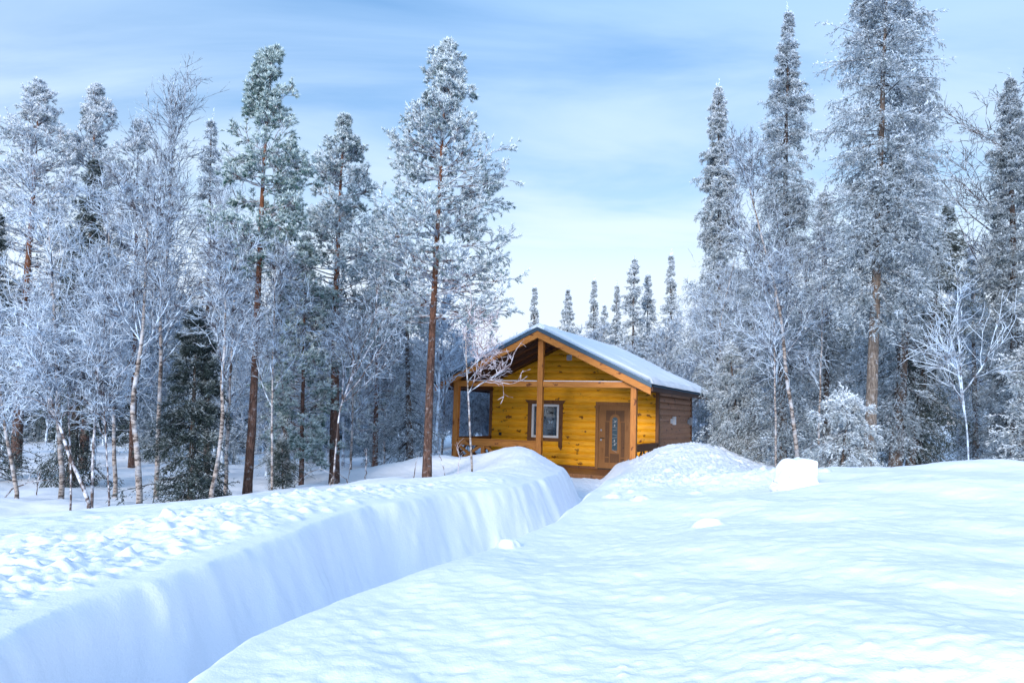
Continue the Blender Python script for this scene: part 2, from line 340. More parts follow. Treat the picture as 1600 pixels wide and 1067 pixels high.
    if detail:
        near = 1 - sstep(np.hypot(x, y), 25, 60)
        wall = a * (1 - a) * 4
        top = np.maximum(sstep(dl, 0.05, 0.3), sstep(dr, 0.05, 0.3))
        z = z + near * top * (0.075 * fbm(x * 0.95 + y * 0.45, y * 0.75 - x * 0.2, 4, 0.45) + 0.009 * fbm(x * 14, y * 14, 3, 0.6))
        z = z + near * wall * (0.09 * fbm(y * 1.1 + x * 2.5, x * 3.2, 3, 0.5) + 0.03 * fbm(y * 5 + x * 4, x * 9 - y * 2, 4, 0.65))
        # wind-packed ripples on the right-hand swell
        z = z + near * sstep(dr, 0.4, 1.5) * 0.003 * fbm((x * 0.85 + y * 0.5) * 2.0, (y * 0.85 - x * 0.5) * 6.5, 3, 0.55)
        z = z + near * (1 - np.maximum(a, b)) * 0.05 * np.abs(fbm(x * 5, y * 5, 3, 0.6))
        # broken, shovelled snow along the left bank and in the right foreground
        rl = sstep(dl, 0.10, 0.45) * (1 - sstep(dl, 1.2, 2.8)) * (1 - sstep(y, 8.0, 12.0) * 0.75)
        rr = 1.3 * sstep(dr, 0.15, 0.5) * (1 - sstep(dr, 2.6, 4.2)) * sstep(y, 9.0, 12.5) * (1 - sstep(y, 22, 24))
        rf = np.exp(-((y - 2.55 - 0.06 * x) / 0.38) ** 2) * sstep(dr, 0.8, 1.8)
        rough = np.clip(rl * sstep(fbm(x * 0.9, y * 0.9, 2) + 0.1, -0.25, 0.25) + rr + rf * 0.3, 0, 2.3)
        ch = np.abs(fbm(x * 8.5, y * 8.5, 4, 0.66)) * (0.6 + 1.6 * np.clip(fbm(x * 1.3 + 4, y * 1.3, 2) + 0.2, 0, 1))
        z = z + near * rough * (0.042 * ch - 0.008 + 0.032 * fbm(x * 12, y * 12, 3, 0.6))
    return z

def gh(x, y): return float(height(np.array([x]), np.array([y]))[0])
ys = [-300, -120, -60, -30, -15, -8, -4, -2, -0.8, 0, 0.5, 0.9, 1.2, 1.45]
while ys[-1] < 30: ys.append(ys[-1] * 1.0048)
while ys[-1] < 4000: ys.append(ys[-1] * 1.05)
ss = [0.0]
while ss[-1] < 2.2: ss.append(ss[-1] + 0.018)
while ss[-1] < 30: ss.append(ss[-1] + 0.018 + 0.0085 * (ss[-1] - 2.2))
while ss[-1] < 4000: ss.append(ss[-1] * 1.12)
ss = np.array([-q for q in ss[:0:-1]] + ss); ys = np.array(ys)
XC = (smooth_interp(ys, LY, LX) + smooth_interp(ys, RY, RX)) / 2
X = XC[:, None] + ss[None, :]; Y = np.repeat(ys[:, None], len(ss), 1)
Z = height(X, Y)
# snow clods lying on the rough parts
rg = np.random.default_rng(11)
def clod(cx, cy, r, h):
    global Z
    i0, i1 = np.searchsorted(ys, [cy - r, cy + r]); s0 = cx - np.interp(cy, ys, XC)
    j0, j1 = np.searchsorted(ss, [s0 - r * 1.6, s0 + r * 1.6])
    if i1 <= i0 or j1 <= j0: return
    xx = X[i0:i1, j0:j1]; yy = Y[i0:i1, j0:j1]
    ang = np.arctan2(yy - cy, xx - cx); d = np.hypot(xx - cx, yy - cy) / (r * (1 + 0.22 * np.sin(ang * 3 + cx * 9) + 0.12 * np.sin(ang * 5 + cy * 7)))
    Z[i0:i1, j0:j1] += h * np.clip(1 - d ** 3, 0, 1) ** 0.7
for k in range(900):
    y = 2.3 + 9 * rg.random() ** 1.2; dl = 0.2 + abs(rg.normal(0.55, 0.5)); r = 0.010 + 0.04 * rg.random() ** 3.5
    clod(np.interp(y, LY, LX) - dl, y, r * (1 + y * 0.06), r * rg.uniform(0.25, 0.6))
for k in range(420):
    y = 10 + 11 * rg.random(); dr = 0.3 + 3.2 * rg.random(); r = 0.025 + 0.07 * rg.random() ** 2.5
    clod(np.interp(y, RY, RX) + dr, y, r, r * rg.uniform(0.25, 0.6))
for k in range(150):
    y = rg.normal(2.6, 0.3); x = rg.uniform(-0.3, 2.6); r = 0.008 + 0.02 * rg.random() ** 2
    clod(x, y, r, r * 0.4)
for (px, D, r, h) in ((800, 6.4, 0.09, 0.06), (1102, 6.9, 0.11, 0.06), (1000, 9.2, 0.10, 0.05), (960, 10.0, 0.12, 0.06)):
    clod((px - 797) / F_PX * D, D, r, h)
nr, nc = X.shape
gi = np.arange(nr * nc).reshape(nr, nc)
gf = np.stack([gi[:-1, :-1], gi[:-1, 1:], gi[1:, 1:], gi[1:, :-1]], -1).reshape(-1, 4)
ground = mesh_np('ground', np.stack([X, Y, Z], -1).reshape(-1, 3), [gf], M_snow, smooth=True)
tag(ground, 'deep white snow cover with a dug path leading to the cabin', None, kind='structure')

# ------------------------------------------------------------------ tree toolkit
def norm(a): return a / np.maximum(np.linalg.norm(a, axis=-1, keepdims=True), 1e-9)
def tubes(P0, P1, r0, r1, k=3):
    n = len(P0); d = norm(P1 - P0); ref = np.where(np.abs(d[:, 2:3]) < 0.9, np.array([[0, 0, 1.0]]), np.array([[1.0, 0, 0]]))
    u = norm(np.cross(d, ref)); w = np.cross(d, u); an = np.arange(k) * 2 * np.pi / k
    ring = u[:, None] * np.cos(an)[None, :, None] + w[:, None] * np.sin(an)[None, :, None]
    V = np.concatenate([P0[:, None] + ring * r0[:, None, None], P1[:, None] + ring * r1[:, None, None]], 1).reshape(-1, 3)
    b = (np.arange(n) * 2 * k)[:, None, None]; i = np.arange(k); j = (i + 1) % k
    f = np.stack([i, j, j + k, i + k], -1)[None] + b
    return V, f.reshape(-1, 4)
def sweep(path, rad, k=10, rough=0.06, seed=0):
    """one continuous tapering tube"""
    r = np.random.default_rng(seed); path = np.asarray(path, float); n = len(path)
    d = norm(np.gradient(path, axis=0)); u = norm(np.cross(d, np.array([[0.13, 1.0, 0.05]]))); w = np.cross(d, u)
    an = np.arange(k) * 2 * np.pi / k
    rr = np.asarray(rad)[:, None] * (1 + rough * r.standard_normal((n, k)))
    V = (path[:, None] + (u[:, None] * np.cos(an)[None, :, None] + w[:, None] * np.sin(an)[None, :, None]) * rr[..., None]).reshape(-1, 3)
    i = np.arange(k); j = (i + 1) % k
    f = (np.stack([i, j, j + k, i + k], -1)[None] + (np.arange(n - 1) * k)[:, None, None]).reshape(-1, 4)
    return V, f
def grow(S, D, ln, M, jit, trop, r, gz=None):
    C = np.empty((len(S), M, 3)); C[:, 0] = S; p = S.copy(); d = norm(D)
    trop = np.broadcast_to(np.asarray(trop, float), (len(S),))
    for i in range(1, M):
        d = d + r.standard_normal(d.shape) * jit; d[:, 2] += trop; d = norm(d)
        p = p + d * (ln / (M - 1))[:, None]; C[:, i] = p
    return C
def kids(C, n, tmin, tmax, amin, amax, r, flat=0.0):
    """n children per curve: start, direction, parent index, t"""
    N_, M, _ = C.shape; idx = np.repeat(np.arange(N_), n); t = r.uniform(tmin, tmax, len(idx))
    q = t * (M - 1); i = np.minimum(q.astype(int), M - 2); fr_ = (q - i)[:, None]
    S = C[idx, i] * (1 - fr_) + C[idx, i + 1] * fr_; T = norm(C[idx, i + 1] - C[idx, i])
    R = r.standard_normal(T.shape); R[:, 2] *= (1 - flat); side = norm(R - T * (R * T).sum(-1, keepdims=True))
    a = r.uniform(amin, amax, len(idx))[:, None]
    return S, norm(T * np.cos(a) + side * np.sin(a)), idx, t
def segs(C, r0, r1):
    N_, M, _ = C.shape; r0 = np.broadcast_to(r0, (N_,)); r1 = np.broadcast_to(r1, (N_,)); t = np.linspace(0, 1, M)
    R = r0[:, None] * (1 - t) + r1[:, None] * t
    return C[:, :-1].reshape(-1, 3), C[:, 1:].reshape(-1, 3), R[:, :-1].ravel(), R[:, 1:].ravel()
class Geo:
    def __init__(s): s.V = []; s.F = {3: [], 4: []}; s.fr = {3: [], 4: []}; s.n = 0
    def add(s, V, f, fr=0.5):
        s.V.append(V); s.F[f.shape[1]].append(f + s.n); s.n += len(V)
        s.fr[f.shape[1]].append(np.broadcast_to(np.asarray(fr, float), (len(f),)))
    def obj(s, name, mat, parent, smooth=False):
        F = []; fr = []
        for k in (3, 4):
            if s.F[k]: F.append(np.concatenate(s.F[k])); fr += s.fr[k]
        return mesh_np(name, np.concatenate(s.V), F, mat, parent, smooth, np.concatenate(fr))
def blades(g, base, d, ln, wd, r, frost):
    n = len(base); side = norm(np.cross(d, r.standard_normal((n, 3)))); h = side * (wd / 2)[:, None]
    V = np.stack([base - h, base + h, base + d * ln[:, None]], 1).reshape(-1, 3)
    g.add(V, np.arange(3 * n).reshape(-1, 3), frost)
def tufts(g, C, per, ln, wd, spread, r, rad=0.0, base_fr=0.35):
    """needle sprays along curves C"""
    S, D, idx, t = kids(C, per, 0.08, 1.0, spread[0], spread[1], r)
    up = D[:, 2] * 0.35
    fr = np.clip(base_fr + up * 1.5 + r.normal(0, 0.11, len(S)), 0, 1)
    blades(g, S, D, ln * r.uniform(0.6, 1.25, len(S)), wd * r.uniform(0.7, 1.3, len(S)), r, fr)

def trunk_path(H, lean, r, bend=0.02, n=26, ctrl=None):
    t = np.linspace(0, 1, n)
    if ctrl is not None:
        c = np.array(ctrl, float); tt = c[:, 2] / c[-1, 2]
        x = np.interp(t, tt, c[:, 0]); y = np.interp(t, tt, c[:, 1])
        k = np.array([1, 2, 3, 2, 1.]) / 9
        x[2:-2] = np.convolve(x, k, 'same')[2:-2]; y[2:-2] = np.convolve(y, k, 'same')[2:-2]
        x += np.cumsum(r.normal(0, bend * 0.25, n)) * (H / n) * t; H = c[-1, 2]
    else:
        x = lean[0] * t + np.cumsum(r.normal(0, bend, n)) * (H / n); y = lean[1] * t + np.cumsum(r.normal(0, bend, n)) * (H / n)
    return np.stack([x, y, t * H], -1)
def along(path, t):
    q = t * (len(path) - 1); i = np.minimum(q.astype(int), len(path) - 2); f = (q - i)[:, None]
    return path[i] * (1 - f) + path[i + 1] * f

def make_trunk(path, r_base, mat, parent, tip=0.008, k=10, seed=0, pw=0.9, flare=0.25):
    t = np.linspace(0, 1, len(path)); rad = tip + (r_base - tip) * (1 - t) ** pw; rad[0] *= 1 + flare; p = path.copy(); p[0, 2] -= 0.45
    V, f = sweep(p, rad, k, 0.05, seed); g = Geo(); g.add(V, f); return g

def spruce_geo(H, prof, path, seed, z0=0.1, dens=1.0, droop=0.35, detail=1.0, base_fr=0.38, gap=0.12, blade=(0.055, 0.016)):
    """prof: list of (t, radius in m)"""
    r = np.random.default_rng(seed); g = Geo(); limb = Geo()
    nb = int(H * (1 - z0) * 31 * dens); t = z0 + (1 - z0) * r.random(nb) ** 0.92; t = np.clip(t, 0, 0.985)
    clump = 0.78 + 0.45 * np.array([vnoise(np.array([q * 23 + seed]), np.array([seed * 1.7]))[0] + 0.5 for q in t])
    az = r.uniform(0, 2 * np.pi, nb); R = np.interp(t, [p[0] for p in prof], [p[1] for p in prof]) * 1.22 * clump * r.uniform(0.5, 1.1, nb)
    lone = r.random(nb) < gap; R = np.where(lone, R * r.uniform(1.15, 1.5, nb), R)
    el = np.interp(t, [0, 0.5, 0.85, 1.0], [-0.55, -0.3, 0.1, 0.8]) * (0.5 + droop) + r.normal(0, 0.14, nb)
    D = np.stack([np.cos(az) * np.cos(el), np.sin(az) * np.cos(el), np.sin(el)], -1)
    C1 = grow(along(path, t), D, R, 7, 0.05, -0.04 * droop + 0.012, r)
    limb.add(*tubes(*segs(C1, 0.005 + 0.007 * R, 0.004), 4))
    n2 = max(4, int(13 * detail))
    S, D2, i2, t2 = kids(C1, n2, 0.12, 1.0, 0.6, 1.15, r, 0.6)
    l2 = R[i2] * (0.16 + 0.34 * (1 - t2)) * r.uniform(0.6, 1.2, len(i2)) + 0.05
    C2 = grow(S, D2, l2, 4, 0.10, -0.16 * droop * 1.4, r)
    tufts(g, C1[:, 1:], int(34 * detail), blade[0], blade[1], (0.35, 1.1), r, base_fr=base_fr)
    tufts(g, C2, int(11 * detail), blade[0], blade[1], (0.3, 1.0), r, base_fr=base_fr)
    S, D3, i3, t3 = kids(C2, 3, 0.15, 1.0, 0.5, 1.0, r, 0.2)
    l3 = 0.05 + 0.30 * l2[i3] * r.uniform(0.6, 1.3, len(i3)); C3 = grow(S, D3, l3, 3, 0.1, -0.25 * droop * 1.6, r)
    tufts(g, C3, max(3, int(6 * detail)), blade[0] * 0.9, blade[1], (0.25, 0.95), r, base_fr=base_fr + 0.06)
    # leader
    top = path[-1]; Ct = grow(np.repeat(top[None] - [[0, 0, 0.2]], 3, 0), np.array([[0, 0, 1.0]] * 3) + r.normal(0, .1, (3, 3)), np.array([0.5, 0.35, 0.3]), 4, 0.03, 0, r)
    tufts(g, Ct, 16, blade[0], blade[1], (0.3, 0.9), r, base_fr=base_fr)
    return g, limb

def pine_geo(H, prof, path, seed, z0=0.35, dens=1.0, detail=1.0, base_fr=0.35, up=0.1, puff=(0.075, 0.020), limbs=None):
    r = np.random.default_rng(seed); g = Geo(); limb = Geo()
    nw = int(H * (1 - z0) * 3.9 * dens); tw = np.linspace(z0, 0.985, nw) + r.normal(0, 0.006, nw)
    t = np.repeat(tw, 6); nb = len(t); t = np.clip(t + r.normal(0, 0.012, nb), 0, 0.99)
    keep = r.random(nb) < 0.84; t = t[keep]; nb = len(t)
    az = r.uniform(0, 2 * np.pi, nb)
    lump = 0.75 + 0.6 * (vnoise(t * 15 + seed * 3.1, np.cos(az) * 1.3 + seed) + 0.5)
    R = np.interp(t, [p[0] for p in prof], [p[1] for p in prof]) * 1.15 * lump * r.uniform(0.5, 1.1, nb)
    el = np.interp(t, [z0, 0.6, 0.85, 1.0], [-0.15, 0.0, 0.35, 0.95]) + r.normal(0, 0.11, nb) + up
    if limbs:      # long single limbs seen in the photograph: (t, azimuth, length, elevation)
        lt = np.array(limbs, float); t = np.concatenate([t, lt[:, 0]]); az = np.concatenate([az, lt[:, 1]]); R = np.concatenate([R, lt[:, 2]]); el = np.concatenate([el, lt[:, 3]]); nb = len(t)
    D = np.stack([np.cos(az) * np.cos(el), np.sin(az) * np.cos(el), np.sin(el)], -1)
    C1 = grow(along(path, t), D, R, 8, 0.10, 0.035, r)
    limb.add(*tubes(*segs(C1, 0.007 + 0.010 * R, 0.005), 5))
    S, D2, i2, t2 = kids(C1, int(9 * detail), 0.25, 1.0, 0.4, 0.95, r, 0.75)
    l2 = R[i2] * (0.18 + 0.30 * (1 - t2)) * r.uniform(0.6, 1.3, len(i2)) + 0.06
    C2 = grow(S, D2, l2, 5, 0.16, 0.05, r); limb.add(*tubes(*segs(C2, 0.007, 0.004), 3))
    S, D3, i3, t3 = kids(C2, 3, 0.3, 1.0, 0.3, 0.9, r, 0.3)
    l3 = 0.06 + 0.35 * l2[i3] * r.uniform(0.5, 1.2, len(i3)); C3 = grow(S, D3, l3, 3, 0.15, 0.08, r); limb.add(*tubes(*segs(C3, 0.005, 0.004), 3))
    for C, n in ((C3, 19), (C2[:, 2:], 19), (C1[:, 4:], 22)):
        tufts(g, C[:, -2:], int(n * detail), puff[0], puff[1], (0.3, 1.35), r, base_fr=base_fr)
    return g, limb

def birch_geo(path, H, seed, t0=0.28, nl=16, spread=0.36, wide=0.30, n2=7, n3=5, n4=2, twig=0.0055, up=0.10, jit=0.19, hang=0.0, dirs=None):
    """bare frosted broadleaf crown"""
    r = np.random.default_rng(seed); limb = Geo(); g = Geo()
    C0 = path[None]
    S, D, i1, t1 = kids(C0, nl, t0, 0.97, 0.35, 0.85, r, 0.3)
    if dirs is not None: D = norm(D + np.array(dirs) * 0.8)
    l1 = H * wide * (1.15 - 0.75 * t1) * r.uniform(0.7, 1.2, nl)
    C1 = grow(S, D, l1, 9, jit * 0.5, up * 0.8, r); rb = 0.005 + 0.007 * l1
    limb.add(*tubes(*segs(C1, rb, 0.005), 5))
    S, D, i2, t2 = kids(C1, n2, 0.15, 1.0, 0.35, 0.95, r)
    l2 = l1[i2] * (0.36 + 0.38 * (1 - t2)) * r.uniform(0.6, 1.2, len(i2)); C2 = grow(S, D, l2, 8, jit, up * 0.6 - hang * 0.3, r)
    g.add(*tubes(*segs(C2, twig * 1.3, twig), 3))
    S, D, i3, t3 = kids(C2, n3, 0.12, 1.0, 0.4, 1.1, r)
    l3 = (0.10 + 0.50 * l2[i3]) * r.uniform(0.5, 1.2, len(i3)); C3 = grow(S, D, l3, 6, jit * 1.15, up * 0.5 - hang, r)
    g.add(*tubes(*segs(C3, twig, twig * 0.75), 3))
    if n4:
        S, D, i4, t4 = kids(C3, n4, 0.15, 1.0, 0.4, 1.1, r)
        l4 = (0.04 + 0.48 * l3[i4]) * r.uniform(0.5, 1.2, len(i4)); C4 = grow(S, D, l4, 3, jit * 1.3, up * 0.3 - hang, r)
        g.add(*tubes(*segs(C4, twig * 0.8, twig * 0.6), 3))
    # fine leader shoots
    S, D, i5, t5 = kids(C0, 14, 0.6, 1.0, 0.25, 0.8, r); C5 = grow(S, D, H * 0.07 * r.uniform(0.5, 1.1, len(S)), 5, jit * 0.6, up, r); g.add(*tubes(*segs(C5, twig, twig * 0.7), 3))
    return g, limb

def place(base_px, D, top=None):
    """world base on the snow at horizontal pixel base_px, depth D; and the height and lean towards the pixel 'top'"""
    p = at(base_px, 660, D); 
    for _ in range(3): 
        z = gh(p[0], D); py = 660 + 0 * z
        q = ray(base_px, 655 + (CAMZ - z) / D * F_PX); p = q * D
    z = gh(p[0], D)
    if top is None: return (p[0], D, z)
    T = at(top[0], top[1], D)
    return (p[0], D, z), T[2] - z, T[0] - p[0]

def tree(name, label, cat, loc, trunk, crown, mats, group=None, rz=0.0):
    o = empty(name, loc, rz, label, cat, group)
    trunk.obj('trunk', mats[0], o, True); g, limb = crown
    nf = {k: sum(len(f) for f in g.F[k]) for k in (3, 4)}; nl = {k: sum(len(f) for f in limb.F[k]) for k in (3, 4)}
    g.V.append(np.concatenate(limb.V))
    for k in (3, 4):
        for f, q in zip(limb.F[k], limb.fr[k]): g.F[k].append(f + g.n); g.fr[k].append(q)
    c = g.obj('crown', mats[2], o, False); c.data.materials.append(mats[1])
    mi = np.concatenate([np.concatenate([np.zeros(nf[k], np.int32), np.ones(nl[k], np.int32)]) for k in (3, 4)])
    c.data.polygons.foreach_set('material_index', mi); c.data.update(); return o
def copy_thing(o, loc, rz, label, sc=1.0, group=None):
    c = o.copy(); scene.collection.objects.link(c); c.location = loc; c.rotation_euler = (0, 0, rz); c.scale = (sc, sc, sc); c['label'] = label
    if group: c['group'] = group
    for ch in o.children:
        d = ch.copy(); scene.collection.objects.link(d); d.parent = c
    return c

def add_pine(label, px, D, top, prof, seed, z0, rb, mats, dens=1.0, detail=1.0, base_fr=0.35, up=0.1, bend=0.02, ctrl_px=None, limbs=None, puff=(0.075, 0.020), group='tall pines'):
    r = np.random.default_rng(seed); loc, H, lean = place(px, D, top)
    ctrl = None
    if ctrl_px:
        ctrl = [(0, 0, 0)] + [(at(a, b, D)[0] - loc[0], 0.0, at(a, b, D)[2] - loc[2]) for a, b in ctrl_px] + [(lean, 0, H)]
    path = trunk_path(H, (lean, 0), r, bend, 30, ctrl)
    cr = pine_geo(H, prof, path, seed, z0, dens, detail, base_fr, up, puff, limbs)
    return tree('pine_tree', label, 'pine tree', loc, make_trunk(path, rb, None, None, seed=seed), cr, (M_bark_pine, M_pine_limb, mats), group)
def add_spruce(label, px, D, top, prof, seed, z0, rb, mat, dens=1.0, detail=1.0, base_fr=0.38, droop=0.35, bark=None, group='frosted spruces', bend=0.012, gap=0.12, name='spruce_tree', blade=(0.055, 0.016), k=10):
    r = np.random.default_rng(seed); loc, H, lean = place(px, D, top); path = trunk_path(H, (lean, 0), r, bend, 26)
    cr = spruce_geo(H, prof, path, seed, z0, dens, droop, detail, base_fr, gap, blade)
    return tree(name, label, 'spruce tree', loc, make_trunk(path, rb, None, None, seed=seed, k=k), cr, (bark or M_bark_spruce, M_twig_dark, mat), group)
def add_birch(label, px, D, top, seed, rb, ctrl_px=None, mat=None, bark=None, group='frosted birches', bend=0.03, name='birch_tree', cat='birch tree', rz=0, **kw):
    r = np.random.default_rng(seed); loc, H, lean = place(px, D, top); ctrl = None
    if ctrl_px: ctrl = [(0, 0, 0)] + [(at(a, b, D)[0] - loc[0], 0.0, at(a, b, D)[2] - loc[2]) for a, b in ctrl_px] + [(lean, 0, H)]
    path = trunk_path(H, (lean, 0), r, bend, 30, ctrl)
    cr = birch_geo(path, H, seed, **kw)
    return tree(name, label, cat, loc, make_trunk(path, rb * 0.82, None, None, seed=seed, k=8, pw=0.8, tip=0.006), cr, (bark or M_birch, bark or M_twig, mat or M_twig), group)
# ------------------------------------------------------------------ the cabin
W2, ZA, ZE, RL, V0, WW, ZF = 3.47, 4.17, 2.517, 8.13, 2.91, 2.893, -0.08
SLOPE = (ZA - ZE) / W2; BASE = -0.35; VB = 7.65
cabin = empty('log_cabin', (CAB_X, CAB_Y, BASE), -CABIN_YAW, 'amber timber cabin with a covered porch and snow on its pitched roof', 'cabin')
def part(mb, name, mat, parent=None, smooth=False, label=None):
    o = mb.build(name, mat, parent or cabin, smooth, label)
    if (parent or cabin) is cabin: o.location.z = -BASE
    return o
def siding(axis, fixed, a0, a1, z0, z1, out, course=0.2, holes=(), top=None, bulge=0.032):
    """rounded weatherboard courses as relief on a wall plane; top(a)->z limit handled by clipping the course ends"""
    mb = MB(); z = z0
    prof = [(t, bulge * (1 - abs(2 * t - 1) ** 2.6)) for t in np.linspace(0, 1, 9)]
    while z < z1 - 1e-6:
        for (ta, oa), (tb, ob) in zip(prof[:-1], prof[1:]):
            za, zb = z + ta * course, min(z + tb * course, z1); lo, hi = a0, a1; lo2, hi2 = a0, a1
            if top:
                h1 = min(a1, top(za)); h2 = min(a1, top(zb)); lo, hi, lo2, hi2 = -h1, h1, -h2, h2
                if h1 <= 0.01: continue
                h2 = max(h2, 0.0)
            spans = [(lo, hi, lo2, hi2)]
            for (ha, hb, hz0, hz1) in holes:
                if (za + zb) / 2 > hz0 and (za + zb) / 2 < hz1: spans = [(lo, ha, lo2, ha), (hb, hi, hb, hi2)] if len(spans) == 1 else [(s if not (s[0] < ha and s[1] > hb) else None) for s in spans] + [(max(s[0], hb), s[1], max(s[2], hb), s[3]) for s in spans if s[0] < ha and s[1] > hb] + [(s[0], ha, s[2], ha) for s in spans if s[0] < ha and s[1] > hb]
            for s in spans:
                if s is None: continue
                b0, b1, c0, c1 = s
                if axis == 'u': mb.add([(b0, fixed + out * oa, za), (b1, fixed + out * oa, za), (c1, fixed + out * ob, zb), (c0, fixed + out * ob, zb)], [(0, 1, 2, 3)])
                else: mb.add([(fixed + out * oa, b0, za), (fixed + out * oa, b1, za), (fixed + out * ob, c1, zb), (fixed + out * ob, c0, zb)], [(0, 1, 2, 3)])
        z += course
    return mb
under = lambda z: (ZA - 0.20 - z) / SLOPE          # where the underside of the roof meets a wall at height z
WIN = (-1.36, -0.385, 0.84, 1.94); DOOR = (0.95, 2.0, ZF + 0.02, 1.99)
part(siding('u', V0, -WW, WW, ZF + 0.06, ZA - 0.22, -1, 0.2, [WIN, DOOR], under), 'front_wall', M_wall, smooth=False, label='amber lacquered front wall with dark knots')
part(siding('v', WW, V0, VB, -0.5, ZE + 0.2, 1, 0.2), 'side_wall', M_side, label='brown side wall of rounded boards')
part(siding('v', -WW, V0, VB, -0.5, ZE + 0.2, -1, 0.2), 'side_wall', M_side)
part(siding('u', VB, -WW, WW, -0.5, ZA - 0.22, 1, 0.2, (), under), 'back_wall', M_side)
# sill board and corner boards
part(MB().box(-WW, DOOR[0] - 0.06, V0 - 0.05, V0 + 0.02, ZF, ZF + 0.07).box(DOOR[1] + 0.06, WW, V0 - 0.05, V0 + 0.02, ZF, ZF + 0.07), 'sill_board', M_trim)
for s in (-1, 1):
    part(MB().box(min(s * (WW - 0.055), s * (WW + 0.05)), max(s * (WW - 0.055), s * (WW + 0.05)), V0 - 0.05, V0 + 0.12, -0.5, ZE + 0.12, 0.008), 'corner_board', M_trim)
    part(MB().box(min(s * (WW - 0.1), s * (WW + 0.05)), max(s * (WW - 0.1), s * (WW + 0.05)), VB - 0.1, VB + 0.06, -0.5, ZE + 0.12, 0.008), 'corner_board', M_trim)
# roof: two boarded slopes, barge boards, metal verge, snow
def slab(s, u0, u1, v0, v1, top_off, th, mb=None):
    mb = mb or MB(); z = lambda u: ZA - SLOPE * u + top_off
    P = [(u0, z(u0)), (u1, z(u1)), (u1, z(u1) - th), (u0, z(u0) - th)]
    return mb.prism([(s * u, q) for u, q in P], v0, v1)
roof_mb = MB()
for s in (-1, 1): slab(s, 0.0, W2 - 0.02, 0.06, RL - 0.03, -0.075, 0.11, roof_mb)
roof = part(roof_mb, 'roof', M_dark)
for s in (-1, 1):
    o = slab(s, 0.0, W2 - 0.03, 0.0, 0.055, -0.125, 0.20).build('barge_board', M_beam, roof)
    slab(s, 0.0, W2, -0.03, 0.05, 0.0, 0.118).build('metal_verge', M_metal, roof)
    slab(s, 0.0, W2, RL - 0.02, RL + 0.03, 0.0, 0.2).build('metal_verge', M_metal, roof)
    # corrugated sheet lying on the boards, its ribbed edge showing along the eave
    mb = MB(); n = 200; vs = []
    for i in range(n + 1):
        v = 0.055 + (RL - 0.08) * i / n; dz = 0.018 * (1 if (i // 2) % 2 else 0)
        for u in (0.0, W2 + 0.05): vs += [(s * u, v, ZA - SLOPE * u - 0.05 + dz), (s * u, v, ZA - SLOPE * u - 0.068 + dz)]
    fs = []
    for i in range(n):
        a = 4 * i; b = a + 4; fs += [(a, a + 2, b + 2, b), (a + 1, b + 1, b + 3, a + 3), (a + 2, a + 3, b + 3, b + 2)]
    mb.add(vs, fs).build('metal_sheet', M_metal, roof)
    MB().box(min(s * (W2 - 0.03), s * (W2 + 0.01)), max(s * (W2 - 0.03), s * (W2 + 0.01)), 0.06, RL - 0.03, ZE - 0.21, ZE - 0.075).build('eave_board', M_dark, roof)
    # soft snow layer
    nu, nv = 46, 90; uu = np.linspace(0, 1, nu); vv = np.linspace(0, 1, nv); U, V = np.meshgrid(uu, vv, indexing='ij')
    ed = np.minimum(1, np.minimum(np.minimum((1 - U) * W2, V * RL), (1 - V) * RL) / 0.09); ed = np.sqrt(np.clip(1 - (1 - ed) ** 2, 0, 1))
    wob = 0.03 * fbm(V * 20, U * 0 + s * 4, 3)
    x = s * (U * (W2 + 0.03 + wob)); y = -0.035 + V * (RL + 0.05) ; zt = ZA - SLOPE * np.abs(x) + 0.006 + ed * (0.13 + 0.05 * fbm(U * 5 + 3 * s, V * 12, 3))
    zt = zt - 0.018 * np.exp(-(U / 0.03) ** 2)
    top = np.stack([x, y, zt], -1).reshape(-1, 3); bot = np.stack([x, y, ZA - SLOPE * np.abs(x) + 0.004], -1).reshape(-1, 3)
    g_ = np.arange(nu * nv).reshape(nu, nv); q = lambda A: np.stack([A[:-1, :-1], A[1:, :-1], A[1:, 1:], A[:-1, 1:]], -1).reshape(-1, 4)
    edge = lambda l: np.stack([l[:-1], l[1:], l[1:] + nu * nv, l[:-1] + nu * nv], -1)
    F4 = [q(g_), q(g_ + nu * nv)[:, ::-1], edge(g_[:, 0]), edge(g_[:, -1]), edge(g_[-1]), edge(g_[0])]
    mesh_np('roof_snow', np.concatenate([top, bot]), F4, M_roofsnow, roof, smooth=True)
# rafters under the porch roof and purlins
for v in (0.75, 1.45, 2.15):
    for s in (-1, 1): slab(s, 0.06, W2 - 0.25, v, v + 0.06, -0.187, 0.12).build('rafter', M_dark, roof)
for s in (-1, 1):
    MB().box(min(s * (W2 - 0.5), s * (W2 - 0.4)), max(s * (W2 - 0.5), s * (W2 - 0.4)), 0.06, VB, ZE - 0.14, ZE + 0.03).build('purlin', M_dark, roof)
# porch deck, step
dk = MB()
for k in range(14): dk.box(-3.0, 3.0, 0.12 + k * 0.2, 0.12 + k * 0.2 + 0.19, ZF - 0.04, ZF)
deck = part(dk, 'deck', M_deck)
MB().box(-3.02, 3.02, 0.08, 0.115, -0.5, ZF + 0.004).box(-3.02, 3.02, V0 - 0.03, V0, -0.5, ZF - 0.045).build('deck_edge', M_trim, deck)
part(MB().box(0.55, 2.35, -0.28, 0.05, -0.26, -0.20, 0.006).box(0.7, 0.76, -0.2, 0.05, -0.5, -0.262).box(2.1, 2.16, -0.2, 0.05, -0.5, -0.262), 'step', M_deck)
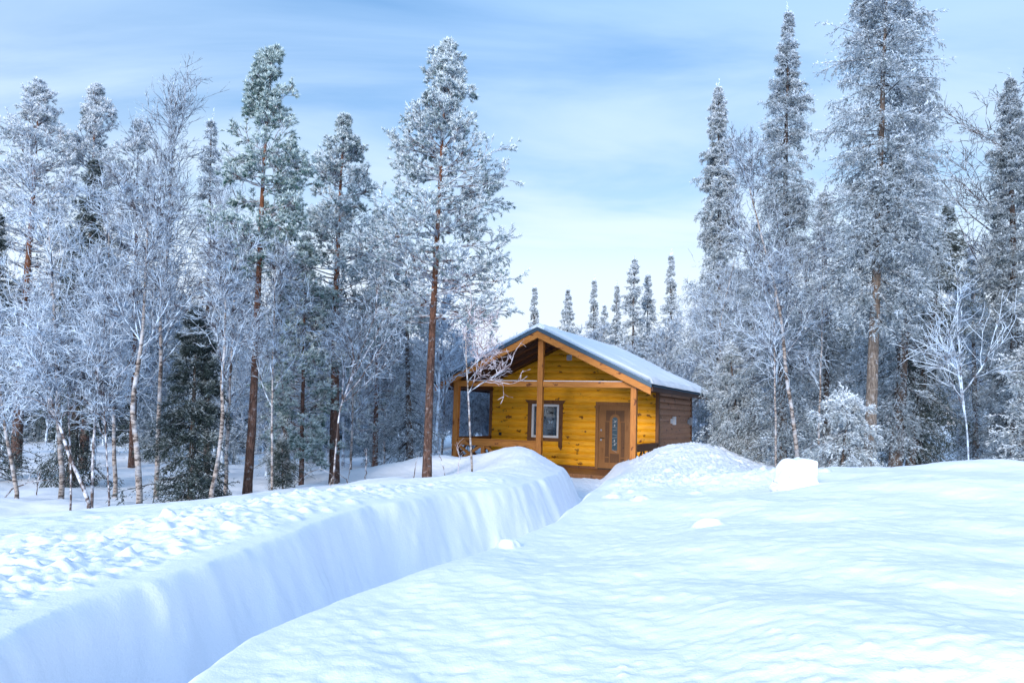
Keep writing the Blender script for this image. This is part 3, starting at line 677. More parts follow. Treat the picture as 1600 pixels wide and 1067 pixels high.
# posts and tie beam
for u in (-WW + 0.06, 0.0, WW - 0.02):
    ztop = ZA - SLOPE * abs(u) - 0.2
    part(MB().box(u - 0.085, u + 0.085, 0.27, 0.43, ZF, ztop, 0.012), 'post', M_post)
tie = part(MB().box(-WW - 0.05, -0.09, 0.285, 0.415, 2.40, 2.57, 0.01).box(0.09, WW + 0.05, 0.285, 0.415, 2.40, 2.57, 0.01), 'tie_beam', M_beam)
MB().box(-WW + 0.5, -0.11, 0.29, 0.41, 2.571, 2.592, 0.008).box(0.11, WW - 0.35, 0.29, 0.41, 2.571, 2.592, 0.008).build('beam_snow', M_roofsnow, tie)
for s in (-1, 1):
    part(MB().box(min(s * (WW - .08), s * (WW + .06)), max(s * (WW - .08), s * (WW + .06)), 0.44, V0 - 0.06, 2.36, 2.52), 'side_beam', M_dark)
    # side railings
    r_ = part(MB().box(min(s * (WW - 0.03), s * (WW + 0.03)), max(s * (WW - 0.03), s * (WW + 0.03)), 0.44, V0 - 0.06, 0.60, 0.79, 0.006).box(min(s * (WW - 0.06), s * (WW + 0.07)), max(s * (WW - 0.06), s * (WW + 0.07)), 0.44, V0 - 0.06, 0.792, 0.825), 'railing', M_trim)
    for a, b in ((0.44, 1.25), (1.29, 2.05), (2.09, V0 - 0.07)):
        for q0, q1 in ((0.02, 0.59), (0.59, 0.02)): MB().beam((s * (WW - 0.01) + (0.02 if q0 > q1 else -0.02), a, q0), (s * (WW - 0.01) + (0.02 if q0 > q1 else -0.02), b, q1), 0.035, 0.075).build('cross_brace', M_trim, r_)
# front railing between the left post and the middle post
r_ = part(MB().box(-WW + 0.15, -0.09, 0.31, 0.37, 0.585, 0.775, 0.006).box(-WW + 0.15, -0.09, 0.28, 0.40, 0.777, 0.805, 0.004), 'railing', M_beam)
MB().box(-WW + 0.15, -0.09, 0.315, 0.365, -0.02, 0.06).build('bottom_rail', M_beam, r_)
for u in (-1.86, -0.98): MB().box(u - 0.06, u + 0.06, 0.31, 0.37, 0.062, 0.583).build('baluster', M_post, r_)
for a, b in ((-WW + 0.15, -1.93), (-1.79, -1.05), (-0.91, -0.09)):
    MB().beam((a, 0.33, 0.06), (b, 0.33, 0.585), 0.035, 0.085).build('cross_brace', M_beam, r_); MB().beam((a, 0.368, 0.585), (b, 0.368, 0.06), 0.035, 0.085).build('cross_brace', M_beam, r_)
# window
win = part(MB().box(WIN[0], WIN[0] + 0.075, V0 - 0.045, V0 + 0.08, WIN[2], WIN[3], 0.006).box(WIN[1] - 0.075, WIN[1], V0 - 0.045, V0 + 0.08, WIN[2], WIN[3], 0.006)
           .box(WIN[0] + 0.075, WIN[1] - 0.075, V0 - 0.045, V0 + 0.08, WIN[3] - 0.075, WIN[3], 0.006).box(WIN[0] + 0.075, WIN[1] - 0.075, V0 - 0.045, V0 + 0.08, WIN[2], WIN[2] + 0.075, 0.006), 'window', M_white)
MB().box(WIN[0] + 0.077, WIN[1] - 0.077, V0 + 0.0, V0 + 0.006, WIN[2] + 0.077, WIN[3] - 0.077).build('pane', M_glass, win)
0 and MB().box(-0.80, -0.765, V0 - 0.02, V0 - 0.005, WIN[2] + 0.077, WIN[3] - 0.077).build('mullion', M_white, win)
tr = MB().box(WIN[0] - 0.14, WIN[0], V0 - 0.055, V0 + 0.01, WIN[2] - 0.28, WIN[3] + 0.03, 0.004).box(WIN[1], WIN[1] + 0.13, V0 - 0.055, V0 + 0.01, WIN[2] - 0.28, WIN[3] + 0.03, 0.004)
tr.box(WIN[0], WIN[1], V0 - 0.055, V0 + 0.01, WIN[2] - 0.11, WIN[2], 0.004).box(WIN[0], WIN[1], V0 - 0.055, V0 + 0.01, WIN[3], WIN[3] + 0.03, 0.004)
tr.prism([(WIN[1], WIN[2] - 0.28), (WIN[1] + 0.13, WIN[2] - 0.28), (WIN[1] + 0.10, WIN[2] - 0.40)], V0 - 0.053, V0 - 0.02).prism([(WIN[0] - 0.14, WIN[2] - 0.28), (WIN[0], WIN[2] - 0.28), (WIN[0] - 0.11, WIN[2] - 0.40)], V0 - 0.053, V0 - 0.02)
tr.prism([(WIN[0] - 0.24, WIN[3] + 0.13), (WIN[1] + 0.23, WIN[3] + 0.13), (WIN[1] + 0.14, WIN[3] + 0.032), (WIN[0] - 0.15, WIN[3] + 0.032)], V0 - 0.075, V0 + 0.01)
tr.build('frame', M_trim, win)
cu = MB()
for i in range(26):
    u = -0.66 + i * 0.0085; cu.add([(u, V0 + 0.16 + 0.02 * math.sin(i * 1.3), 0.85), (u + 0.0085, V0 + 0.16 + 0.02 * math.sin((i + 1) * 1.3), 0.85), (u + 0.0085, V0 + 0.16 + 0.02 * math.sin((i + 1) * 1.3), 1.92), (u, V0 + 0.16 + 0.02 * math.sin(i * 1.3), 1.92)], [(0, 1, 2, 3)])
    u = -1.33 + i * 0.006; cu.add([(u, V0 + 0.16 + 0.02 * math.sin(i * 1.3), 0.85), (u + 0.006, V0 + 0.16 + 0.02 * math.sin((i + 1) * 1.3), 0.85), (u + 0.006, V0 + 0.16 + 0.02 * math.sin((i + 1) * 1.3), 1.92), (u, V0 + 0.16 + 0.02 * math.sin(i * 1.3), 1.92)], [(0, 1, 2, 3)])
cu.build('curtain', M_curtain, win)
bow = MB()
for s in (-1, 1): bow.prism([(-0.70, 1.36), (-0.70 + s * 0.07, 1.42), (-0.70 + s * 0.075, 1.37), (-0.70 + s * 0.05, 1.335), (-0.70 + s * 0.05, 1.29)], V0 + 0.02 + 0.004 * s, V0 + 0.03 + 0.004 * s)
bow.build('hanging_ornament', M_white, win)
# door
du = lambda x: 0.985 + (x - 340) / 310.0 * 0.98
dz = lambda y: 1.94 - (y - 335) / 620.0 * 1.96
door = part(MB().box(0.985, 1.965, V0 - 0.03, V0 + 0.04, ZF + 0.03, 1.94, 0.004), 'door', M_door)
fr_ = part(MB().box(0.88, 0.983, V0 - 0.05, V0 + 0.06, ZF, 2.05, 0.004).box(1.967, 2.07, V0 - 0.05, V0 + 0.06, ZF, 2.05, 0.004).box(0.983, 1.967, V0 - 0.05, V0 + 0.06, 1.942, 2.05, 0.004), 'door_frame', M_door)
MB().box(0.983, 1.967, V0 - 0.07, V0 + 0.03, ZF + 0.001, ZF + 0.028).build('threshold', M_blackiron, door)
y0, y1 = V0 - 0.037, V0 - 0.028
def panel(xa, xb, ya, yb, n):
    mb = MB().box(du(xa), du(xb), y0, y1, dz(yb), dz(ya)); w = (du(xb) - du(xa)); h = dz(ya) - dz(yb)
    k = max(1, int(round(h / (w * 0.9)))) if n else 1
    for i in range(k): mb.box(du(xa) + w * 0.16, du(xb) - w * 0.16, y0 - 0.008, y0 - 0.0005, dz(yb) + h * (i + 0.14) / k, dz(yb) + h * (i + 0.86) / k, 0.003)
    mb.build('carved_panel', M_carve, door)
panel(412, 452, 500, 848, 1); panel(574, 614, 500, 848, 1); panel(412, 452, 858, 905, 0); panel(574, 614, 858, 905, 0); panel(464, 562, 815, 905, 0)
cx0 = (du(460) + du(566)) / 2; ra = (du(566) - du(460)) / 2; zc = dz(478)
for s in (-1, 1):       # spandrels beside the arch
    pts = [(cx0 + s * 0.012, dz(384)), (cx0 + s * (ra + 0.135), dz(384)), (cx0 + s * (ra + 0.135), dz(492)), (cx0 + s * (ra + 0.008), dz(492))]
    pts += [(cx0 + s * (ra + 0.012) * math.cos(a), zc + (ra + 0.012) * math.sin(a)) for a in np.linspace(0.1, math.pi / 2 - 0.08, 9)]
    MB().prism(pts, y0 - 0.003, y1).build('carved_panel', M_carve, door)
def arch(r, zb, ztop_c): return [(cx0 - r, zb), (cx0 + r, zb)] + [(cx0 + r * math.cos(a), ztop_c + r * math.sin(a)) for a in np.linspace(0, math.pi, 15)]
MB().prism(arch(ra, dz(812), zc), V0 - 0.05, y1).build('arched_surround', M_door, door)
gl = MB().prism(arch(ra * 0.52, dz(782), zc - 0.0), V0 - 0.0530, V0 - 0.0505).build('pane', mat_plain('leaded_door_glass', (0.05, 0.09, 0.12), 0.12, spec=0.5), door)
ld = MB()
for i in range(9):
    z = dz(775) + (dz(470) - dz(775)) * i / 8; s = 1 if i % 2 else -1
    ld.beam((cx0 - ra * 0.45, V0 - 0.0545, z), (cx0 + ra * 0.45, V0 - 0.0545, z + s * 0.055 * (1.6 if i in (0, 1, 7, 8) else 0.6)), 0.003, 0.007)
for s in (-1, 1): ld.beam((cx0 + s * ra * 0.40, V0 - 0.0545, dz(780)), (cx0 + s * ra * 0.40, V0 - 0.0545, dz(470)), 0.003, 0.010)
for i, s in ((1, 1), (2, -1), (7, 1), (6, -1)): ld.prism([(cx0, dz(775) + i * .12), (cx0 + s * .035, dz(775) + i * .12 + .04), (cx0, dz(775) + i * .12 + .085), (cx0 - s * .015, dz(775) + i * .12 + .04)], V0 - 0.056, V0 - 0.0535)
ld.build('glass_leading', M_grey, door)
def knob(z, r, name):
    mb = MB(); n = 12
    mb.add([(1.075 + r * math.cos(a), V0 - 0.045, z + r * math.sin(a)) for a in np.linspace(0, 2 * math.pi, n, False)] + [(1.075 + r * math.cos(a), V0 - 0.03, z + r * math.sin(a)) for a in np.linspace(0, 2 * math.pi, n, False)], [list(range(n))] + [[i, (i + 1) % n, n + (i + 1) % n, n + i] for i in range(n)])
    return mb.build(name, M_steel, door)
knob(dz(585), 0.032, 'lock'); knob(dz(682), 0.034, 'handle_rose')
MB().box(1.06, 1.075 + 0.12, V0 - 0.085, V0 - 0.065, dz(662) - 0.01, dz(662) + 0.012, 0.004).box(1.063, 1.083, V0 - 0.085, V0 - 0.03, dz(662) - 0.009, dz(662) + 0.011).build('handle', M_blackiron, door)
# small fittings
v_ = part(MB().box(-0.16, 0.02, V0 - 0.045, V0 - 0.0, 3.39, 3.57, 0.006), 'vent', M_white)
g_ = MB()
for k in range(6): g_.box(-0.14, 0.0, V0 - 0.052, V0 - 0.046, 3.412 + k * 0.024, 3.424 + k * 0.024)
g_.build('vent_grille', M_grey, v_)
part(MB().box(-2.56, -2.46, V0 - 0.055, V0 - 0.02, 0.86, 0.96, 0.01).box(-2.54, -2.52, V0 - 0.06, V0 - 0.0555, 0.89, 0.93).box(-2.50, -2.48, V0 - 0.06, V0 - 0.0555, 0.89, 0.93), 'power_socket', M_blackiron)
for v in (4.6, 7.15):
    f_ = part(MB().box(WW + 0.02, WW + 0.07, v - 0.14, v + 0.02, 1.42, 1.58, 0.012), 'wall_lamp' if v < 5 else 'junction_box', M_white if v < 5 else M_grey)
    MB().box(WW + 0.05, WW + 0.16, v + 0.025, v + 0.15, 1.38, 1.66, 0.02).build('shade' if v < 5 else 'cover', M_white if v < 5 else M_grey, f_)
# ------------------------------------------------------------------ left: the tall pines, front to back
P_tall = [(0.30, 0.45), (0.42, 0.95), (0.55, 1.05), (0.70, 0.92), (0.80, 0.62), (0.90, 0.36), (1.0, 0.10)]
add_pine('tall straight pine beside the cabin with long snowy limbs reaching over its roof', 667, 16.2, (700, 72),
         [(0.38, 1.3), (0.50, 1.4), (0.60, 1.15), (0.72, 0.98), (0.82, 0.62), (0.92, 0.40), (1.0, 0.10)], 31, 0.36, 0.10, M_pine, 1.25, 1.0, 0.42,
         ctrl_px=[(670, 640), (675, 520), (682, 380), (690, 230)], limbs=[(0.37, 0.05, 1.75, -0.02), (0.49, 0.0, 1.75, 0.08), (0.60, 0.15, 1.6, 0.22), (0.44, 0.3, 1.5, 0.1), (0.70, 3.1, 1.15, 0.35), (0.55, 2.9, 1.4, 0.1)])
add_pine('slender greenish pine with an orange trunk, tallest in the left wood', 385, 14.4, (425, 84), 
         [(0.46, 0.35), (0.56, 0.72), (0.68, 0.82), (0.76, 0.85), (0.82, 0.50), (0.90, 0.38), (1.0, 0.08)], 32, 0.48, 0.085, M_pine_green, 1.1, 1.0, 0.30,
         ctrl_px=[(395, 650), (402, 480), (409, 320), (414, 230)])
add_pine('dark trunked pine midway between the greenish pine and the cabin pine', 522, 18.0, (538, 187),
         [(0.30, 0.5), (0.42, 1.05), (0.55, 1.15), (0.70, 0.95), (0.82, 0.75), (0.92, 0.36), (1.0, 0.08)], 33, 0.30, 0.125, M_pine, 1.15, 1.0, 0.30,
         ctrl_px=[(524, 480), (531, 310)])
add_pine('broad frosty pine at the far left edge with reddish trunk', 22, 21, (62, 137),
         [(0.32, 1.0), (0.45, 1.5), (0.58, 1.35), (0.70, 1.25), (0.82, 0.95), (0.92, 0.50), (1.0, 0.2)], 34, 0.30, 0.14, M_pine_white, 1.15, 0.95, 0.40, ctrl_px=[(38, 480), (48, 360)])
add_pine('frosty pine second from the left edge rising behind the birches', 128, 22, (150, 142),
         [(0.40, 0.7), (0.58, 1.0), (0.70, 1.05), (0.82, 0.8), (0.92, 0.45), (1.0, 0.15)], 35, 0.42, 0.12, M_pine_white, 1.05, 0.9, 0.42)
add_pine('smaller frosty pine top third from the left edge', 205, 23, (218, 193),
         [(0.40, 0.6), (0.60, 0.85), (0.75, 0.8), (0.88, 0.5), (1.0, 0.15)], 36, 0.42, 0.10, M_pine_white, 1.0, 0.85, 0.42)
add_pine('stunted dense pine standing under the greenish pine', 470, 17.5, (478, 395),
         [(0.15, 0.5), (0.35, 0.8), (0.6, 0.75), (0.85, 0.45), (1.0, 0.1)], 37, 0.12, 0.06, M_pine_green, 1.2, 0.85, 0.34, group='small pines')
add_pine('pale pine filling the gap left of the tall cabin pine', 585, 24, (590, 330),
         [(0.20, 0.7), (0.4, 0.95), (0.65, 0.85), (0.85, 0.45), (1.0, 0.1)], 38, 0.15, 0.09, M_pine, 1.1, 0.8, 0.36, group='small pines')
# spruces and conifers in the left wood
add_spruce('narrow spruce tip showing between the tall birch and the greenish pine', 322, 20, (330, 187), [(0.0, 1.0), (0.4, 0.9), (0.7, 0.5), (0.86, 0.22), (1, 0.04)], 41, 0.1, 0.09, M_spruce, 0.8, 0.8, 0.30)
add_spruce('short dark green spruce behind the leaning birch, branches down to the snow', 296, 13.6, (308, 482), [(0.0, 0.75), (0.25, 0.68), (0.6, 0.36), (0.85, 0.22), (1, 0.04)], 42, 0.0, 0.05, M_spruce_dark, 1.5, 1.0, 0.30, 0.4)
add_spruce('drooping olive green spruce behind the curved saplings at far left', 108, 17.5, (152, 250), [(0.0, 0.95), (0.3, 0.75), (0.6, 0.5), (0.85, 0.3), (1, 0.05)], 43, 0.0, 0.09, M_spruce_dark, 1.1, 0.95, 0.46, 0.9)
add_spruce('bushy frosted spruce just left of the tall cabin pine', 640, 21, (632, 378), [(0.0, 0.95), (0.3, 0.9), (0.6, 0.72), (0.85, 0.40), (1, 0.06)], 44, 0.02, 0.10, M_spruce, 1.1, 0.9, 0.34, 0.6)
add_spruce('frosted spruce left of the dark trunked pine', 448, 19, (440, 430), [(0.0, 0.9), (0.3, 0.8), (0.6, 0.6), (0.85, 0.3), (1, 0.06)], 45, 0.02, 0.08, M_spruce_white, 1.1, 0.8, 0.28, 0.4)
add_spruce('tiny spruce sapling poking from the snow under the greenish pine', 441, 14.3, (441, 690), [(0.0, 0.32), (0.4, 0.24), (0.8, 0.12), (1, 0.02)], 46, 0.12, 0.016, M_spruce_dark, 3.2, 0.8, 0.28, 0.3, name='spruce_sapling', blade=(0.03, 0.009))
add_spruce('dark spruce behind the far left birches at the edge of the photo', -18, 18, (-4, 330), [(0.0, 1.0), (0.4, 0.75), (0.8, 0.35), (1, 0.04)], 47, 0.0, 0.08, M_spruce_dark, 1.0, 0.8, 0.25)
# birches, left
add_birch('white barked birch in front of the left wood, trunk forking above head height', 217, 12.2, (232, 330), 51, 0.058, ctrl_px=[(214, 690), (205, 640), (211, 600), (222, 535), (226, 470)], nl=16, t0=0.4, wide=0.34, up=0.12)
add_birch('tallest bare birch of the left wood, fine crown against the sky', 243, 15.5, (274, 190), 52, 0.06, ctrl_px=[(247, 680), (252, 560), (250, 480), (262, 400), (265, 310)], nl=26, t0=0.34, wide=0.30, up=0.16, jit=0.12, bend=0.006, n2=7)
add_birch('crooked birch leaning right beside the dark spruce', 327, 12.2, (352, 395), 53, 0.045, ctrl_px=[(337, 740), (345, 690), (349, 640), (345, 600), (352, 540)], nl=16, t0=0.42, wide=0.36, up=0.1)
add_birch('curved dark stemmed sapling swept to the left', 141, 12.4, (60, 520), 54, 0.04, ctrl_px=[(128, 755), (110, 718), (95, 670), (80, 620)], bark=M_birch_dark, nl=15, t0=0.45, wide=0.55, up=-0.01, jit=0.24, mat=M_twig_thick)
add_birch('upright slim sapling rising from the foot of the curved one', 142, 12.6, (165, 470), 55, 0.03, ctrl_px=[(146, 690), (150, 640), (160, 580)], bark=M_birch_dark, nl=14, t0=0.4, wide=0.35, up=0.06, mat=M_twig_thick)
add_birch('thin dark stem left of the curved sapling', 109, 12.5, (104, 560), 56, 0.02, bark=M_birch_dark, nl=9, t0=0.45, wide=0.4, up=0.05)
add_birch('thin dark stem right of the curved sapling', 169, 12.4, (160, 600), 57, 0.018, bark=M_birch_dark, nl=8, t0=0.5, wide=0.45, up=0.05)
add_birch('grey birch leaning left at the edge of the photo', 26, 13.8, (-10, 520), 58, 0.045, ctrl_px=[(18, 720), (8, 670)], nl=12, t0=0.3, wide=0.4, up=0.04, mat=M_twig_thick)
add_birch('spreading frost white birch with arching boughs at far left', 95, 14.6, (75, 300), 59, 0.06, nl=22, t0=0.28, wide=0.36, up=0.03, jit=0.22, mat=M_twig_thick)
add_birch('frost white birch between the spreading one and the white barked birch', 180, 15.2, (165, 330), 60, 0.05, nl=20, t0=0.25, wide=0.34, up=0.08, mat=M_twig_thick)
add_birch('thick white bushy birch behind the crooked birch', 352, 15.5, (372, 300), 61, 0.05, nl=20, t0=0.25, wide=0.32, up=0.12, mat=M_twig_thick)
add_birch('feathery birch right of the greenish pine trunk', 425, 13.9, (432, 410), 62, 0.028, nl=16, t0=0.35, wide=0.34, up=0.10, mat=M_twig)
add_birch('slim sapling with open frosted fan before the dark trunked pine', 520, 15.2, (590, 480), 63, 0.024, bark=M_birch_dark, ctrl_px=[(523, 720), (530, 640)], nl=13, t0=0.35, wide=0.5, up=0.03, mat=M_twig)
add_birch('feathery birch behind the dark trunked pine', 548, 20, (556, 420), 64, 0.04, nl=18, t0=0.15, wide=0.34, up=0.1)
add_birch('slender bare birch in front of the left end of the porch', 738, 15.6, (733, 440), 65, 0.027, ctrl_px=[(735, 690), (733, 640), (729, 570), (727, 515), (736, 490), (738, 470)], mat=M_twig_pink, nl=9, t0=0.38, wide=0.33, up=0.02, n2=6, n3=3, n4=2,
          dirs=[(1, .1, .1), (1, -.1, .3), (1, .3, 0), (.9, 0, .15), (-1, 0, .3), (1, 0, .4), (-.7, .2, .5), (1, .2, .2), (.8, -.4, .1)])
for (lab, px, D, top, sd_) in (('small frosted birch behind the left wood, left of the bushy spruce', 600, 25, (606, 500), 66), ('frosted thicket birch just left of the porch', 690, 27, (700, 520), 67)):
    add_birch(lab, px, D, top, sd_, 0.04, nl=20, t0=0.1, wide=0.4, up=0.1, mat=M_twig_thick, twig=0.009)

add_birch('lightly frosted birch seen through the open left end of the porch', 735, 30, (730, 560), 68, 0.05, nl=20, t0=0.05, wide=0.5, up=0.1, mat=M_twig, twig=0.009)
# ------------------------------------------------------------------ right: spruces and birches
add_spruce('tall broad spruce rising behind the right end of the cabin roof', 1128, 31, (1122, 135), [(0.0, 1.4), (0.2, 1.35), (0.42, 1.15), (0.6, 0.85), (0.8, 0.5), (0.93, 0.3), (1, 0.06)], 71, 0.05, 0.17, M_spruce_white, 1.0, 1.1, 0.30, 0.75, blade=(0.09, 0.026))
add_spruce('tall narrow spruce second right of the cabin, pointed tip near top', 1222, 19.0, (1233, 16), [(0.0, 1.0), (0.2, 0.95), (0.42, 0.80), (0.6, 0.60), (0.75, 0.55), (0.85, 0.27), (0.93, 0.15), (1, 0.03)], 72, 0.04, 0.12, M_spruce, 1.25, 1.05, 0.34, 0.7)
add_spruce('massive spruce with bare lower trunk, its tip above the photo', 1357, 14.2, (1392, -95), [(0.28, 0.6), (0.36, 0.92), (0.5, 1.0), (0.65, 0.85), (0.75, 0.95), (0.85, 0.80), (0.92, 0.6), (1, 0.1)], 73, 0.29, 0.115, M_spruce, 1.45, 1.25, 0.36, 0.8, bark=M_bark_greyspruce, gap=0.2)
add_spruce('spruce behind the massive one on its right, dark trunk base', 1397, 17.5, (1440, 120), [(0.1, 0.9), (0.3, 1.05), (0.6, 0.8), (0.85, 0.5), (1, 0.05)], 74, 0.12, 0.15, M_spruce, 1.05, 0.95, 0.34, 0.8)
add_spruce('lower spruce right of the massive one, drooping dull green', 1419, 18.5, (1482, 322), [(0.05, 1.0), (0.3, 1.0), (0.6, 0.7), (0.85, 0.35), (1, 0.05)], 75, 0.10, 0.12, M_spruce_dark, 1.2, 0.95, 0.48, 0.95)
add_spruce('dark purplish spruce at the right edge with pointed tip', 1588, 18.0, (1577, 122), [(0.0, 0.95), (0.3, 0.85), (0.6, 0.62), (0.85, 0.32), (1, 0.04)], 76, 0.0, 0.13, M_spruce, 1.6, 1.0, 0.18, 0.6)
add_spruce('near frosted spruce cut by the right edge of the photo', 1640, 13.5, (1650, 330), [(0.0, 0.95), (0.3, 0.80), (0.6, 0.5), (1, 0.04)], 77, 0.0, 0.09, M_spruce_white, 1.3, 1.0, 0.32, 0.5)
add_spruce('young bushy spruce in pale frost at the foot of the bare trunk', 1314, 13.2, (1326, 632), [(0.0, 0.72), (0.3, 0.74), (0.6, 0.62), (0.85, 0.40), (1, 0.2)], 78, 0.0, 0.03, M_spruce_white, 1.7, 1.0, 0.40, 1.3, gap=0.35, group='young spruces')
add_spruce('frosted spruce between the narrow spruce and the massive one', 1292, 20.0, (1290, 300), [(0.0, 0.9), (0.3, 0.85), (0.6, 0.6), (0.85, 0.35), (1, 0.05)], 79, 0.0, 0.11, M_spruce_white, 1.1, 0.9, 0.30, 0.6)
add_spruce('spruce filling the dip behind the leaning birch trunks', 1175, 21.5, (1180, 350), [(0.0, 1.1), (0.3, 1.0), (0.6, 0.65), (0.85, 0.3), (1, 0.05)], 80, 0.0, 0.1, M_spruce, 1.1, 0.9, 0.32, 0.6)
add_spruce('grey spruce half hidden between the drooping one and the edge spruce', 1525, 24, (1517, 405), [(0.0, 1.2), (0.4, 0.95), (0.8, 0.4), (1, 0.05)], 81, 0.0, 0.1, M_spruce, 1.1, 0.8, 0.3, 0.5)
add_spruce('dark spruce trunk and skirts behind the second dark trunk', 1432, 21, (1410, 300), [(0.08, 1.2), (0.4, 1.0), (0.8, 0.5), (1, 0.05)], 82, 0.11, 0.12, M_spruce_dark, 1.1, 0.8, 0.36, 0.6)
add_spruce('short wide spruce with skirts on the snow beside the cabin side wall', 1156, 20, (1140, 540), [(0.0, 0.78), (0.3, 0.8), (0.7, 0.5), (1, 0.05)], 83, 0.0, 0.05, M_spruce_white, 1.5, 1.0, 0.34, 1.2, gap=0.3, group='young spruces')
add_birch('birch with warm peeling bark leaning left among the right spruces', 1250, 15.6, (1158, 245), 91, 0.055, ctrl_px=[(1238, 640), (1228, 590), (1224, 520), (1212, 450), (1192, 380)], nl=20, t0=0.33, wide=0.30, up=0.08, mat=M_twig, dirs=None)
add_birch('second birch of the right group, forked pale brown trunk', 1142, 21, (1150, 400), 92, 0.04, ctrl_px=[(1134, 600), (1122, 520)], nl=20, t0=0.3, wide=0.36, up=0.05, mat=M_twig_thick)
add_birch('thin upright birch stem left of the massive spruce', 1278, 16.0, (1284, 385), 93, 0.03, nl=12, t0=0.35, wide=0.22, up=0.1, mat=M_twig)
add_birch('white furry birch crown over the narrow spruce skirts', 1212, 15.8, (1212, 400), 94, 0.03, nl=18, t0=0.35, wide=0.34, up=0.0, mat=M_twig_thick)
add_birch('small open tree with frosted boughs spread like a fan', 1514, 13.0, (1494, 488), 95, 0.019, ctrl_px=[(1511, 670), (1505, 625)], bark=M_twig, mat=M_twig_thick, nl=7, t0=0.22, wide=0.55, up=0.03, n2=6, n3=4, n4=0, jit=0.14, twig=0.005,
          dirs=[(-1, 0, .15), (.6, 0, 1.2), (-.8, 0, .7), (.8, 0, .8), (-.4, 0, 1.5), (-1, .2, .35), (.2, .2, 1.4)])
add_birch('bare brown twigged birch behind the right edge spruce', 1600, 21, (1560, 200), 96, 0.07, bark=M_birch_dark, mat=M_twig_dark, nl=16, t0=0.3, wide=0.42, up=0.02, twig=0.008, n4=2)
add_birch('pale hazy birch in the gap before the right edge', 1512, 27, (1525, 400), 97, 0.05, nl=18, t0=0.1, wide=0.4, up=0.1, mat=M_twig, twig=0.009)
add_birch('frosted birch behind the cabin roof at its right', 1092, 34, (1085, 455), 98, 0.05, nl=22, t0=0.15, wide=0.34, up=0.12, mat=M_twig_thick, twig=0.010)
add_birch('low frosted birch behind the roof slope', 1040, 33, (1040, 520), 99, 0.05, nl=22, t0=0.1, wide=0.4, up=0.1, mat=M_twig_thick, twig=0.012)

# ------------------------------------------------------------------ far conifers over the cabin roof
def far_proto(seed, mat, R, H=11.0):
    r = np.random.default_rng(seed); path = trunk_path(H, (0, 0), r, 0.01, 20)
    prof = [(0.0, R), (0.45, R * 0.9), (0.7, R * 0.55), (0.85, R * 0.3), (1, 0.05)]
    cr = spruce_geo(H, prof, path, seed, 0.08, 0.9, 0.5, 0.5, 0.36, 0.12, (0.13, 0.04)); return cr, make_trunk(path, 0.12, None, None, seed=seed, k=6)
far = [(829, 449, 'small lone spruce tip left of the roof ridge', 46, 0), (882, 452, 'wide cone shaped conifer right of the roof ridge', 48, 1), (924, 438, 'narrow spruce spire first in the row behind the roof', 44, 0),
       (941, 477, 'small pale spruce second in the row behind the roof', 50, 1), (960, 446, 'slim grey spruce third in the row behind the roof', 46, 0), (988, 404, 'tallest and widest spruce in the row behind the roof', 40, 2),
       (1010, 429, 'loose spruce just right of the tallest in the row', 42, 1), (1046, 399, 'isolated spire at the right end of the row behind the roof', 40, 0), (728, 490, 'faint pointed spruce left of the cabin roof', 44, 1), (762, 520, 'smallest spruce tip above the left roof slope', 52, 0)]
protos = []
FH = 11.0
for i, (sd_, m, R) in enumerate(((101, M_spruce_white, 0.8), (102, M_spruce_white, 1.25), (103, M_spruce_white, 1.3))): protos.append((far_proto(sd_, m, R), m))
made = {}
for (px, top, lab, D, k) in far:
    loc, H, _ = place(px, D, (px, top))
    if k not in made:
        (cr, tk), m = protos[k]; o = tree('spruce_tree', lab, 'spruce tree', loc, tk, cr, (M_bark_spruce, M_bark_spruce, m), 'row of spruces behind the cabin'); o.scale = (H / FH,) * 3; made[k] = o
    else: o = copy_thing(made[k], loc, px * 1.7, lab, H / FH)

